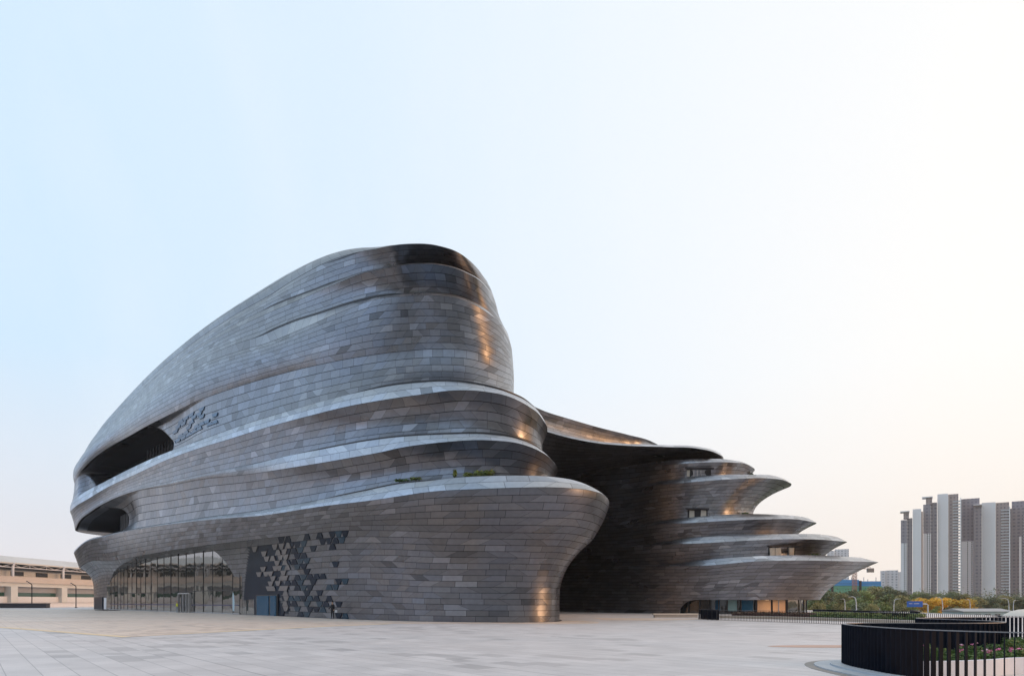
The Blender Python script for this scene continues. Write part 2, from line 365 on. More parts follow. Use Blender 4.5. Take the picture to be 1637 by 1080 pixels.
Lrow('U', (119, 150.5), (1.0, 1.0, 2.0, 4.7, 9.9), [(675, 65.8), (725, 64.4), (784, 65.2), (817, 70.8)],
     [(119, 772), (127, 758), (142, 740), (167, 720), (207, 697), (237, 680), (267, 665), (293, 652), (315, 641), (345, 630), (400, 612), (480, 590), (550, 575), (640, 562), (700, 558), (760, 563), (817, 590)])
Lrow('F4', (130, 159), (2.6, 2.6, 2.8, 4.9, 9.3), [(668, 65.2), (720, 63.7), (780, 65.4), (814, 71.5)],
     [(130, 742), (150, 723), (180, 693), (230, 650), (283, 611), (330, 583), (388, 560), (430, 547), (480, 526), (542, 500), (605, 478), (655, 473), (697, 472.5), (742, 480.5), (780, 501), (802, 521), (814, 545)])
Lrow('A4', (130, 159.5), (3.0, 3.2, 3.6, 6.7, 12.6), [(668, 69.4), (720, 68.2), (778, 70.2), (810, 74.8)],
     [(130, 739), (150, 720), (180, 689), (230, 644), (283, 604), (330, 576), (388, 551), (422, 541), (449, 527), (480, 513), (500, 506), (555, 487), (600, 476), (630, 471.5), (655, 468.8), (697, 468), (742, 476), (780, 497), (810, 530)])
Lrow('F5', (140, 162), (4.0, 4.0, 4.4, 6.6, 10.6), [(665, 67.2), (712, 66.0), (764, 67.8), (791, 75)],
     [(140, 722), (150, 711), (180, 681), (230, 632), (283, 585), (350, 540), (422, 502), (461, 485), (500, 469), (530, 457), (580, 437), (617, 429), (667, 422), (705, 424), (742, 435), (775, 457), (791, 480)])
Lrow('A5', (140, 162.5), (4.4, 4.4, 5.0, 8.1, 14.2), [(663, 71.6), (710, 70.6), (761, 72.8), (788, 78)],
     [(140, 720), (150, 709), (180, 679), (230, 629), (283, 582), (350, 536), (422, 497), (461, 480), (500, 465), (530, 453), (580, 435), (617, 427.5), (667, 420.5), (705, 422), (742, 433), (775, 455), (788, 472)])
Lrow('F6', (148, 165), (5.2, 5.4, 6.0, 8.2, 12.0), [(660, 69), (705, 68), (752, 71), (779, 80)],
     [(148, 711), (180, 674), (230, 622), (283, 572), (350, 519), (400, 485), (437, 464), (461, 448), (500, 428), (530, 416), (555, 408), (580, 402), (602, 398), (625, 393), (655, 390), (700, 393), (742, 410), (767, 434), (779, 452)])
Lrow('C7', (154, 168), (6.4, 7.2, 8.5, 12.5, 19), [(655, 78), (695, 78), (735, 81), (762, 88)],
     [(154, 703), (180, 667), (190, 655), (250, 590), (300, 546), (350, 508), (400, 475), (470, 433), (530, 407), (567, 398.5), (590, 398), (615, 401), (655, 408), (700, 416), (762, 450)])

def blend_left(keys, lo, hi, p0, p1, ex, bulge=0.0):
    a, b = LP[lo], LP[hi]; n_ = len(a.z); ii = np.arange(n_)
    for k in keys:
        r = LP[k]; w = 1-sstep((r.px-p0)/(p1-p0)); w[LB.nu_vis:] = 1-sstep((LB.nu_vis+LB.nu_hid-ii[LB.nu_vis:])/50.0)*0 if False else 0
        tail = ii >= n_-60; w[tail] = sstep((ii[tail]-(n_-60))/60.0)
        s_ = np.clip((r.z-a.z)/(b.z-a.z), 0, 1); g_ = s_**ex
        xy = a.xy*(1-g_)[:, None]+b.xy*g_[:, None]-a.nin*(bulge*4*s_*(1-s_))[:, None]
        r.xy = r.xy*(1-w)[:, None]+xy*w[:, None]; r.px = CX+F*r.xy[:, 0]/r.xy[:, 1]
blend_left(('F4', 'A4', 'F5', 'A5', 'F6'), 'U', 'C7', 400, 540, 1.55, 0.4)
blend_left(('F2', 'A2', 'B3'), 'B2', 'F3', 330, 500, 1.0, -0.1)
refu = LP['F1']; seg = np.linalg.norm(np.diff(refu.xy, axis=0), axis=1); LU = np.concatenate([[0], np.cumsum(seg)])/1.75
NOSE = sstep((refu.px-420)/280)            # 0 at the far left, 1 towards the nose
NOSE[LB.nu_vis:] = NOSE[LB.nu_vis]*(1-sstep((np.arange(LB.nu_hid))/LB.nu_hid))
NOSEF = NOSE.copy(); NOSEF *= 1-0.75*sstep((np.arange(len(NOSE))-LB.nu_vis*0.86)/(LB.nu_vis*0.1))
def lv(n, a=0, b=1): return np.linspace(a, b, n)
V0 = {'G0': 0, 'B': 15, 'F1': 21, 'A1': 23, 'B2': 24, 'F2': 29, 'A2': 31, 'B3': 32, 'F3': 37, 'A3': 39, 'B4': 40, 'U': 45, 'F4': 53, 'A4': 54, 'F5': 58, 'A5': 59, 'F6': 63, 'C7': 65}
SHEEN_FROM = {'F1': 380, 'F2': 380, 'F3': 60, 'F4': 400, 'F5': 600}
def Lband(name, a, b, n, g=None, amp=0.0, inset=None, mats=None, midx=None, parent=None, vv=None, mask=None):
    v = lv(n) if vv is None else vv; Pt = surf(LP[a], LP[b], v, g, amp, inset); mats = mats or ([M_LEDGE_SHEEN] if name == 'ledge' else None)
    return Pt, sheet(name, Pt, LU[None, :], V0[a]+(V0[b]-V0[a])*v, mats or [M_PANEL], parent or museum, True, mask, midx, fade=sstep((CX+F*Pt[..., 0]/Pt[..., 1]-SHEEN_FROM[a])/90.0) if name == 'ledge' else None)
# lip between brown band and ledge
def g_out(p): return lambda v: v**p
def g_in(p): return lambda v: 1-(1-v)**p
tier1 = Lband('facade_tier', 'B', 'F1', 14, g=lambda v: v[:, None]*(1-NOSE[None])+g_in(1.5)(v)[:, None]*NOSE[None])[1]
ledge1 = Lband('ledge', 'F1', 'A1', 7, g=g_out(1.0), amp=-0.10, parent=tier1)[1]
Lband('terrace_floor', 'A1', 'B2', 3, parent=tier1)
# -- opening in tier 2 (left end) and tier 4 (upper gallery): real recesses
def box_v(v, w=0.06): return sstep(v/w)*sstep((1-v)/w)
def vsamp(n, w=0.07):
    return np.unique(np.concatenate([np.linspace(0, w, 8), np.linspace(w, 1-w, n), np.linspace(1-w, 1, 8)]))
VISU = np.concatenate([np.ones(LB.nu_vis), np.zeros(LB.nu_hid)]); kk = np.arange(LB.nu_hid)
VISU[LB.nu_vis:] = sstep((kk-LB.nu_hid+26)/18.0)     # the left end wraps round a little
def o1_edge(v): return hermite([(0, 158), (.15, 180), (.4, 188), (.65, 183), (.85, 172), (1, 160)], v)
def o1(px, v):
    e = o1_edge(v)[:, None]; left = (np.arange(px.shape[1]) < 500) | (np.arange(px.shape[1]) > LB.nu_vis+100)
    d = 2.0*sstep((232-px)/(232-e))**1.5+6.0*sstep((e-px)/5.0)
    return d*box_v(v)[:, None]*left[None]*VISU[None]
vv = vsamp(26)
Pt = surf(LP['B2'], LP['F2'], vv, None, 0.2+0.6*NOSEF, None); px_ = CX+F*Pt[..., 0]/Pt[..., 1]
idx = np.arange(LB.nu_vis+LB.nu_hid)
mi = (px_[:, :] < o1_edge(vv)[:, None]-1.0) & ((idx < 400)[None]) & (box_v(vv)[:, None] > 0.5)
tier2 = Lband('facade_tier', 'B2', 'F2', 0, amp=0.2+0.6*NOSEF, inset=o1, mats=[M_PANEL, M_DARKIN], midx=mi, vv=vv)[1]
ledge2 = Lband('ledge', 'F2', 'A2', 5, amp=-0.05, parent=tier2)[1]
Lband('terrace_floor', 'A2', 'B3', 3, parent=tier2)
tier3 = Lband('facade_tier', 'B3', 'F3', 16, amp=0.1+0.75*NOSEF)[1]
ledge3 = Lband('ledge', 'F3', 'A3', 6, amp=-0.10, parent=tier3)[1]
Lband('terrace_floor', 'A3', 'B4', 3, parent=tier3)
def o2_edge(v): return hermite([(0, 262), (.3, 265), (.55, 257), (.8, 247), (1, 236)], v)
def o2(px, v):
    e = o2_edge(v)[:, None]; idx = np.arange(px.shape[1])
    d = 1.2*sstep((350-px)/(350-e))**1.5*sstep((px-124)/10)+6.5*sstep((e-px)/6.0)*sstep((px-128-16*(1-v)[:, None])/10.0)
    return d*box_v(v, .05)[:, None]*(idx < 600)[None]
vv = vsamp(30, .06)
Pt = surf(LP['B4'], LP['U'], vv, g_in(1.9)); px_ = CX+F*Pt[..., 0]/Pt[..., 1]
mi = (px_ < o2_edge(vv)[:, None]-1.5) & (px_ > 150-8*vv[:, None]) & ((idx < 500)[None]) & (box_v(vv, .05)[:, None] > 0.5)
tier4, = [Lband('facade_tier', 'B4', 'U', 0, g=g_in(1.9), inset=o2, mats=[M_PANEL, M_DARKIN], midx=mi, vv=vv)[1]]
Lband('upper_shell', 'U', 'F4', 22, g=g_out(1.35), amp=-0.5*(1-NOSE), parent=tier4)
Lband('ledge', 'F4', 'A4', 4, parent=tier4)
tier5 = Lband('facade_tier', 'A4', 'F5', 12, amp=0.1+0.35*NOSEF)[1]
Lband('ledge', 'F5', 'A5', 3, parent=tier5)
tier6 = Lband('facade_tier', 'A5', 'F6', 12, amp=-0.2+0.5*NOSEF)[1]
Lband('crown', 'F6', 'C7', 6, amp=-0.5, parent=tier6)
def gap_shade_strip(key, pa, pb, par, h=.14, P_=LP, nv_=1000, lift=0.0):  # solid dark band painting in the shade of a gap above the ledge
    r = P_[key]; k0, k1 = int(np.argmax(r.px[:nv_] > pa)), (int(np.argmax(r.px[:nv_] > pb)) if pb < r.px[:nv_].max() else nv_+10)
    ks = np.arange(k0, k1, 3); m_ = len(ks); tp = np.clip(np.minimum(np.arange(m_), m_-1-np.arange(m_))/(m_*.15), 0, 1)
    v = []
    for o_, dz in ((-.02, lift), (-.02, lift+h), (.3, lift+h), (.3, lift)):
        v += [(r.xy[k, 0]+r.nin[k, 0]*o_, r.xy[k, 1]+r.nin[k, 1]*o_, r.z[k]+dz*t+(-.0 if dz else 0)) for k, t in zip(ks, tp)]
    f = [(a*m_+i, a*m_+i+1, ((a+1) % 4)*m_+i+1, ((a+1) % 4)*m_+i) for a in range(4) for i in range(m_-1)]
    return mesh_obj('gap_shade_strip', v, f, M_DARKIN, par)
gap_shade_strip('A2', 470, 900, tier3, .12); gap_shade_strip('A3', 560, 900, tier4, .13); gap_shade_strip('A4', 400, 650, tier5, .22); gap_shade_strip('A1', 520, 700, tier2, .10)
gap_shade_strip('A5', 418, 560, tier6, .16); gap_shade_strip('F6', 402, 585, tier6, .14, lift=-.25)
c7 = LP['C7']; n = len(c7.z); ring = [(x, y, z) for (x, y), z in zip(c7.xy[::6], c7.z[::6])]; m = len(ring)
in_ = inset_rail(c7, 1.2, 0.1); ring2 = [(x, y, z) for (x, y), z in zip(in_.xy[::6], in_.z[::6])]
mesh_obj('roof', ring+ring2, [(i, (i+1) % m, m+(i+1) % m, m+i) for i in range(m)]+[tuple(range(m, 2*m))], M_PANEL, museum)

# lower wall right of the entrance arch, and the pier at the far end
vL = lv(30)
def g_low(v):   # vertical wall, then sweeps out; sharper soffit at the left
    gl = v**7; gn = hermite([(0, 0), (.3, 0.0), (.42, .02), (.5, .07), (.67, .25), (.84, .57), (1, 1)], v)
    return gl[:, None]*(1-NOSE[None])+gn[:, None]*NOSE[None]
Pw = surf(LP['G0'], LP['B'], vL, g_low)
pxw = CX+F*Pw[..., 0]/Pw[..., 1]; pyw = HY-F*(Pw[..., 2]-EYE)/Pw[..., 1]
NVIS = LB.nu_vis
def u_at_px(row, target):       # fractional index where the row first reaches px
    p = pxw[row, :NVIS]; k = int(np.argmax(p > target)); return k-1+(target-p[k-1])/(p[k]-p[k-1])
arch_r = [(HY-(981), 386), (HY-965, 385), (HY-949, 383), (HY-932, 379), (HY-919, 373), (HY-903, 364), (HY-890, 353), (HY-880, 341), (HY-872, 322), (HY-868, 300)]
arch_l = [(HY-971, 172), (HY-942, 174), (HY-923, 178), (HY-911, 185), (HY-902, 195), (HY-898, 203), (HY-893, 214)]
def arch_u(row, tab):
    # iterate: height at the candidate column decides the px of the arch there
    u = u_at_px(row, 360 if tab is arch_r else 180)
    for _ in range(25):
        k = int(np.clip(u, 1, NVIS-2)); h = HY-(pyw[row, k]*(1-(u-k))+pyw[row, k+1]*(u-k))
        u = 0.5*u+0.5*u_at_px(row, float(hermite(tab, h)))
    return u
def resample(Pt, row_u0, row_u1, n):
    nv = Pt.shape[0]; out = np.zeros((nv, n, 3)); U = np.zeros((nv, n)); Q = np.arange(Pt.shape[1])
    for i in range(nv):
        q = np.linspace(row_u0[i], row_u1[i], n); U[i] = np.interp(q, Q, LU[:len(Q)])
        for c in range(3): out[i, :, c] = np.interp(q, Q, Pt[i, :, c])
    return out, U
ua = [arch_u(i, arch_r) for i in range(len(vL))]
Pr, Ur = resample(Pw, ua, [NVIS+60]*len(vL), 760)
pr_ = CX+F*Pr[..., 0]/Pr[..., 1]
M_NAVYGLASS = plain('navy_glass', (0.006, 0.017, 0.036), .3, 0, .5, .5, IOR=1.3, Specular_IOR_Level=.25)
gz_m = (pr_ > 389+14*(vL**2)[:, None]) & (pr_ < 455+9*np.sin(vL*23)[:, None]) & ((vL < .93)[:, None])
wall_low = sheet('lower_wall', Pr, Ur, V0['B']*vL, [M_PANEL, M_NAVYGLASS], museum, False, midx=gz_m)
# reveal of the arch: edge turned inwards
edge = Pr[:, 0]; nin = LP['G0'].nin[int(ua[0])]
rev = np.stack([edge, edge+np.array([nin[0], nin[1], 0])*0.25+np.array([0.1, -0.1, 0]), edge+np.array([nin[0], nin[1], 0])*1.6], 1)
sheet('arch_reveal', rev, np.array([[0, .2, 1]]), V0['B']*vL, [M_PANEL], wall_low, False)
# pier: from behind the left end to the left arch curve
ub = [arch_u(i, arch_l) for i in range(len(vL))]
Pw2 = np.concatenate([Pw[:, NVIS+40:], Pw[:, :NVIS]], 1); sh = LB.nu_hid-40
LU_s = LU; 
outp = np.zeros((len(vL), 120, 3)); Up = np.zeros((len(vL), 120)); Q = np.arange(Pw2.shape[1])
for i in range(len(vL)):
    q = np.linspace(0, ub[i]+sh, 120); Up[i] = q*0.3
    for c in range(3): outp[i, :, c] = np.interp(q, Q, Pw2[i, :, c])
pier = sheet('pier', outp, Up, V0['B']*vL, [M_PANEL], museum, False)
edge = outp[:, -1]; nin = LP['G0'].nin[int(ub[0])]; tdir = np.array([-nin[1], nin[0]])
rev = np.stack([edge, edge+np.array([nin[0], nin[1], 0])*2.5], 1)
sheet('arch_reveal', rev, np.array([[0., 1.]]), V0['B']*vL, [M_PANEL], pier, False)

# soffit behind the band, over the glazing
k0, k1 = int(min(ub))-4, int(max(ua))+60
# sweep the wall profile's top as a soffit between pier and arch
Ps = surf(LP['G0'], LP['B'], lv(8, .86, 1), g_low)[:, :NVIS]
us0 = [float(min(ub))]*8; Pso, Uso = resample(Ps, [ub[0]-12]*8, [ua[0]+25]*8, 200)
# flatten: soffit from lip back to the glass line
lip = Pso[-1]; back, _ = resample(Pw[:, :NVIS], [ub[0]-12]*len(vL), [ua[0]+25]*len(vL), 200); back = back[0].copy(); back[:, 2] = lip[:, 2]-0.15
back2 = back+(back-lip)*0.35; back2[:, 2] = lip[:, 2]-0.1
sof = np.stack([lip*(1-t)+back*t for t in (0, .04, .2, .5, 1)]+[back2], 0); sof[1, :, 2] += 0.0
sheet('soffit', sof, Uso[:1], np.array([0, .2, 1, 2, 3, 4.]), [M_PANEL], museum, False)

# entrance glazing along the wall line
gz = back.copy(); NG = 200
gtop = gz.copy(); gbot = gz.copy(); gbot[:, 2] = 0.0; gtop[:, 2] = lip[:, 2]-0.1
glz = mesh_obj('entrance_glazing', np.vstack([gbot, gtop]), [(i, i+1, NG+i+1, NG+i) for i in range(NG-1)], M_GLASS, museum, True)
gpx = CX+F*gbot[:, 0]/gbot[:, 1]
def on_glass(px, off=0.0):
    i = np.interp(px, gpx, np.arange(NG)); k = int(min(i, NG-2)); t = i-k
    p = gbot[k]*(1-t)+gbot[k+1]*t; d = gbot[k+1]-gbot[k]; d = d/np.linalg.norm(d); nrm = np.array([d[1], -d[0], 0])
    return p+nrm*off, math.atan2(d[1], d[0]), gtop[k, 2]
mull_px = [178, 183.5, 188.5, 193.5, 198.5, 204.5, 211.5, 218.5, 225.5, 233, 242, 252, 262.5, 273.5, 285.5, 298, 311.5, 325.6, 340.5, 356, 372.5, 384]
rpn = random.Random(3); allp = [171]+mull_px+[387]
for pa_, pb_ in zip(allp[:-1], allp[1:]):
    a_, _, za = on_glass(pa_, .03); b_, _, zb = on_glass(pb_, .03); nn_g = np.array([(b_-a_)[1], -(b_-a_)[0], 0]); nn_g = nn_g/np.linalg.norm(nn_g)
    for z0_, z1_ in ((0.18, 3.24), (3.34, None)):
        t1, t2, t3, t4 = [nn_g*rpn.uniform(-.012, .03) for _ in range(4)]
        za_, zb_ = (z1_ or za), (z1_ or zb)
        vs = [a_+t1+[0, 0, z0_], b_+t2+[0, 0, z0_], b_+t3+[0, 0, zb_], a_+t4+[0, 0, za_]]
        vs += [p-nn_g*.02 for p in vs]
        mesh_obj('pane', vs, [(0, 1, 2, 3), (7, 6, 5, 4), (0, 4, 5, 1), (1, 5, 6, 2), (2, 6, 7, 3), (3, 7, 4, 0)], M_GLASS, glz)
for p_ in mull_px:
    c, a, zt = on_glass(p_, 0.05)
    MB().box((c[0], c[1], zt/2), (0.06, 0.09, zt), a).build('mullion', M_MULL, glz)
def strip_on_glass(p0, p1, z0, z1, off, name, mat, n=24, th=0.03):
    mb = MB(); q = np.linspace(p0, p1, n)
    for a_, b_ in zip(q[:-1], q[1:]):
        A_, _, _ = on_glass(a_, off); B_, _, _ = on_glass(b_, off); A2, _, _ = on_glass(a_, off+th); B2, _, _ = on_glass(b_, off+th)
        mb.add([(A_[0], A_[1], z0), (B_[0], B_[1], z0), (B2[0], B2[1], z0), (A2[0], A2[1], z0), (A_[0], A_[1], z1), (B_[0], B_[1], z1), (B2[0], B2[1], z1), (A2[0], A2[1], z1)],
               [(0, 1, 2, 3), (7, 6, 5, 4), (3, 2, 6, 7), (4, 5, 1, 0)])
    return mb.build(name, mat, glz)
M_NAVY = plain('navy_band', (0.03, 0.035, 0.12), 0.5)
strip_on_glass(176, 383, 1.15, 1.27, 0.05, 'safety_band', M_NAVY)
strip_on_glass(176, 384, 0.0, 0.18, 0.06, 'base_rail', M_STEEL)
strip_on_glass(176, 384, 3.25, 3.33, 0.05, 'transom', M_MULL)
# door in the glazing
dr = MB()
for a_ in (289.5, 297, 302):
    c, an, _ = on_glass(a_, 0.35); dr.box((c[0], c[1], 1.45), (0.16, 0.3, 2.9), an)
A_, an, _ = on_glass(289.5, 0.35); B_, _, _ = on_glass(307, 0.35); L_ = math.hypot(B_[0]-A_[0], B_[1]-A_[1])
dr.box(((A_[0]+B_[0])/2, (A_[1]+B_[1])/2, 2.98), (L_, 0.3, 0.18), an); dr.box((B_[0], B_[1], 1.45), (0.16, 0.3, 2.9), an)
dfr = dr.build('door_frame', M_STEEL, glz)
c, an, _ = on_glass(293.3, 0.2); c2, _, _ = on_glass(299.5, 0.2)
MB().box((c[0], c[1], 1.45), (0.9, 0.08, 2.7), an).build('door', M_DARKIN, glz)
M_CURT = plain('white_banner', (0.75, 0.76, 0.80), 0.6)

M_PALEBLUE = plain('blue_tile_glass', (0.035, 0.10, 0.20), .3, 0, .4, .5, IOR=1.35)
M_DEEPTEAL = plain('deep_teal_glass', (0.008, 0.04, 0.07), .3, 0, .4, .5, IOR=1.3)
# trapezoid glass panes set into the lower wall
PW_N = pxw.shape[1]
def wall_point(px, v):
    fi = v*(len(vL)-1); i = int(min(fi, len(vL)-2)); t = fi-i
    def at(r):
        u = u_at_px(r, px); k = int(u); s = u-k; return Pw[r, k]*(1-s)+Pw[r, k+1]*s, LP['G0'].nin[k]
    a, n1 = at(i); b, _ = at(i+1)
    return a*(1-t)+b*t, n1
prow = random.Random(21)
cands = []
for row in range(15):
    v0 = row/15+0.003; v1 = (row+1)/15-0.003
    for k in range(11):
        x = 450+k*10.2+(row % 2)*5.1
        fall = min(1, max(0, (575-x)/90)) if row > 2 else .75
        pass
        den = 0.64 if x < 500 else 0.50
        if x > 556 or prow.random() > den*max(fall, .4): continue
        cands.append((row, x))
prow.shuffle(cands)
for row, x in cands[:73]:
    v0 = row/15+0.002; v1 = (row+1)/15-0.002; s = prow.choice([-1, 1, 1]); w = 4.1; sl = 1.5*s
    q = [wall_point(x-w+sl, v0), wall_point(x+w-sl, v0), wall_point(x+w+sl, v1), wall_point(x-w-sl, v1)]
    vs = [p-np.array([nn[0], nn[1], 0])*0.05 for p, nn in q]+[p+np.array([nn[0], nn[1], 0])*0.15 for p, nn in q]
    mesh_obj('glass_pane', vs, [(0, 1, 2, 3), (4, 7, 6, 5), (0, 4, 5, 1), (1, 5, 6, 2), (2, 6, 7, 3), (3, 7, 4, 0)], prow.choice([M_NAVYGLASS, M_NAVYGLASS, M_BLUEGLASS, M_DEEPTEAL]), wall_low)
mp_n = 0
for row in range(1, 14):
    for k in range(6):
        x = 404+k*10.2+(row % 2)*4.5+prow.uniform(-3, 3)
        if row < 5 and x < 452: continue
        if mp_n > 44 or prow.random() > .12+.016*(x-404): continue
        v0 = row/15+0.002; v1 = (row+1)/15-0.002; w = 3.4; sl = prow.choice([-1, 1])*1.3; mp_n += 1
        q = [wall_point(x-w+sl, v0), wall_point(x+w-sl, v0), wall_point(x+w+sl, v1), wall_point(x-w-sl, v1)]
        vs = [p-np.array([nn[0], nn[1], 0])*0.10 for p, nn in q]+[p+np.array([nn[0], nn[1], 0])*0.15 for p, nn in q]
        mesh_obj('metal_panel', vs, [(0, 1, 2, 3), (4, 7, 6, 5), (0, 4, 5, 1), (1, 5, 6, 2), (2, 6, 7, 3), (3, 7, 4, 0)], M_PLAINMETAL, wall_low)
# blue door in the lower wall, and one in the pier
def wall_box(px0, px1, z1, mat, name, parent, out=0.12, src='G0', z0=0.0):
    r = LP[src]; pr = r.px[:NVIS]
    def at(p): k = int(np.argmax(pr > p)); return r.xy[k], r.nin[k]
    a, na = at(px0); b, nb = at(px1)
    vs = []
    for (q, nn) in ((a, na), (b, nb)):
        for o_ in (-0.3, out):
            for z_ in (z0, z1): vs.append((q[0]-nn[0]*o_, q[1]-nn[1]*o_, z_))
    return mesh_obj(name, vs, [(0, 1, 3, 2), (4, 6, 7, 5), (2, 3, 7, 6), (0, 4, 5, 1), (1, 5, 7, 3), (0, 2, 6, 4)], mat, parent)
Pu = surf(LP['B4'], LP['U'], vv, g_in(1.9), 0.0, o2); pu = CX+F*Pu[..., 0]/Pu[..., 1]
def gridpt(px, v):
    fi = np.interp(v, vv, np.arange(len(vv))); r0 = int(min(fi, len(vv)-2)); t = fi-r0; out = []
    for r_ in (r0, r0+1):
        k = int(np.max(np.nonzero(pu[r_, :600] < px)[0]))+1; s_ = (px-pu[r_, k-1])/(pu[r_, k]-pu[r_, k-1]); out.append(Pu[r_, k-1]*(1-s_)+Pu[r_, k]*s_)
    return out[0]*(1-t)+out[1]*t, LP['U'].nin[k]
nn_ = 0
for row in range(2, 10):
    for k in range(9):
        x = 277+k*8.4+(row % 2)*4
        if nn_ >= 26 or x < 268+row*2 or x > 348 or prow.random() > .46: continue
        w = 3.7; sl = prow.choice([-1, 1])*.9; v0, v1 = .1+row*.088, .1+(row+.93)*.088; nn_ += 1
        q = [gridpt(x-w+sl, v0), gridpt(x+w-sl, v0), gridpt(x+w+sl, v1), gridpt(x-w-sl, v1)]
        vs = [p-np.array([n_[0], n_[1], 0])*0.10+np.array([0, 0, .02]) for p, n_ in q]+[p+np.array([n_[0], n_[1], 0])*0.15 for p, n_ in q]
        mesh_obj('glass_pane', vs, [(0, 1, 2, 3), (4, 7, 6, 5), (0, 4, 5, 1), (1, 5, 6, 2), (2, 6, 7, 3), (3, 7, 4, 0)], M_PALEBLUE, tier4)
d1 = wall_box(410, 445, 2.55, M_MULL, 'door_surround', museum, 0.16)
wall_box(413, 432, 2.4, M_TEAL, 'door', d1, 0.24); wall_box(434.5, 443.5, 2.4, M_TEAL, 'door', d1, 0.24)
d2 = wall_box(152, 165, 2.7, M_BLUEGLASS, 'door', museum, 0.16)
# balusters in the two openings
def gallery(a, b, pxs, inset, zt0, zt1, name, mat, w=0.12):
    for p in pxs:
        k = int(np.argmax(a.px[:NVIS] > p)); q = a.xy[k]+a.nin[k]*inset; z0 = a.z[k]; z1 = b.z[k]; h = z1-z0
        MB().box((q[0], q[1], z0+h*(zt0+zt1)/2), (w, w, h*(zt1-zt0))).build(name, mat, tier2 if a is LP['B2'] else tier4)
M_BAR = plain('gallery_bar', (0.16, 0.16, 0.17), 0.5)
gallery(LP['B2'], LP['F2'], [166, 168.5, 171, 173.5, 176, 178.5, 181, 183.5], 3.2, 0.0, .72, 'gallery_fin', M_BAR, .16)
gallery(LP['B4'], LP['U'], list(np.arange(194, 262, 4.3)), 4.5, 0.0, .8, 'gallery_fin', plain('dark_fin', (0.05, 0.05, 0.055), .5), .16)

# ---- right volume ----------------------------------------------------------
RB = Body(8, 5, 620, 120)
RP = {}
def Rrow(key, Dt, tip, table=None, z=None, h1=(0.9, 5.0), first=(880, 930, 1000, 1060), sm=4, back=None):
    st = list(first)+[1060+(tip-1060)*f for f in (.33, .66, .89, 1)] if first[-1] == 1060 else list(first)+[first[-1]+(tip-first[-1])*f for f in (.33, .66, .89, 1)]
    pts = []
    for p in st: D = float(hermite(Dt, p)); pts.append((Xof(p, D), D))
    x8, y8 = pts[-1]; x0, y0 = pts[0]
    pts += [(x8+h1[0], y8+h1[1]), (x8-9, y8+20), (28, 142), (8, 146), (x0-1.5, y0+9)]
    RP[key] = RB.rail(pts, table, z=z, smooth=sm); return RP[key]
gap = [(880, 122.5), (930, 113.6), (1000, 103.6), (1060, 98.0)]
gapF = [(880, 122), (930, 113), (1000, 103), (1060, 97.3)]
gapA = [(880, 122.05), (930, 113.05), (1000, 103.1), (1060, 97.7)]
Rrow('G0', gap+[(1130, 94.2), (1200, 92.8), (1260, 95.5), (1305, 105)], 1305, z=0.0)
Rrow('R1', gapF+[(1130, 93.0), (1200, 90.6), (1260, 89.8), (1340, 91.5), (1385, 95), (1404, 99)], 1404,
     [(880, 905), (1000, 905), (1060, 905), (1130, 904), (1199, 898), (1254, 896), (1338, 896.7), (1404, 898.5)])
Rrow('A1', gapA+[(1130, 93.5), (1200, 91.3), (1260, 90.9), (1330, 93.2), (1376, 99.5)], 1376,
     [(880, 905), (1000, 904.5), (1060, 902), (1146, 893), (1171, 891), (1227, 888), (1310, 887.5), (1376, 891)])
Rrow('B2', gap+[(1130, 94.1), (1200, 92.4), (1270, 94.5), (1317, 103)], 1317,
     [(880, 905), (1000, 904.3), (1060, 901.5), (1146, 893), (1227, 889.5), (1317, 892)])
Rrow('R2', gapF+[(1130, 93.9), (1200, 92.0), (1260, 92.0), (1320, 94), (1354, 100)], 1354,
     [(880, 877), (1000, 875), (1060, 871), (1129, 868), (1199, 864), (1254, 862), (1310, 862.5), (1354, 866)])
Rrow('A2', gapA+[(1130, 94.4), (1200, 92.8), (1260, 93.4), (1310, 96), (1338, 101)], 1338,
     [(880, 876.5), (1000, 874.3), (1060, 866), (1115, 859), (1171, 855.5), (1254, 853.5), (1327, 856), (1338, 858)])
Rrow('B3', gap+[(1130, 94.9), (1200, 94.0), (1250, 98), (1272, 103)], 1272,
     [(880, 876.5), (1000, 874), (1060, 865.5), (1115, 859), (1171, 857), (1272, 858)])
Rrow('R3', gapF+[(1130, 94.0), (1200, 92.8), (1260, 95), (1305, 102)], 1305,
     [(880, 850), (1000, 845), (1060, 838), (1102, 836), (1171, 832), (1227, 830), (1277, 830.5), (1305, 835.5)])
Rrow('A3', gapA+[(1130, 94.6), (1200, 93.7), (1250, 97), (1292, 103)], 1292,
     [(880, 849.5), (1000, 844), (1060, 832.5), (1115, 826), (1185, 821.5), (1240, 822.5), (1282, 826), (1292, 828)])
Rrow('B4', gap+[(1130, 95.3), (1180, 97.2), (1203, 104)], 1203,
     [(880, 849.5), (1000, 843.7), (1060, 832), (1115, 826.5), (1203, 826)])
Rrow('R4', gapF+[(1130, 94.2), (1190, 93.6), (1240, 96.5), (1265, 103)], 1265,
     [(880, 790), (1000, 782), (1060, 775), (1115, 770), (1171, 766), (1232, 765), (1254, 768), (1265, 773)])
Rrow('A4', gapA+[(1130, 94.8), (1190, 94.6), (1235, 99), (1255, 104.5)], 1255,
     [(880, 789.5), (1000, 781), (1060, 769), (1115, 761.5), (1199, 758.5), (1240, 761), (1255, 766)])
Rrow('B5', gap+[(1130, 95.6), (1175, 98.2), (1196, 104)], 1196,
     [(880, 789.5), (1000, 780.7), (1060, 769), (1115, 762.5), (1196, 763)])
Rrow('R5', gapF+[(1130, 95), (1180, 97), (1206, 103)], 1206,
     [(880, 752), (1000, 749), (1060, 744), (1115, 739.8), (1171, 739.5), (1193, 742), (1206, 749)])
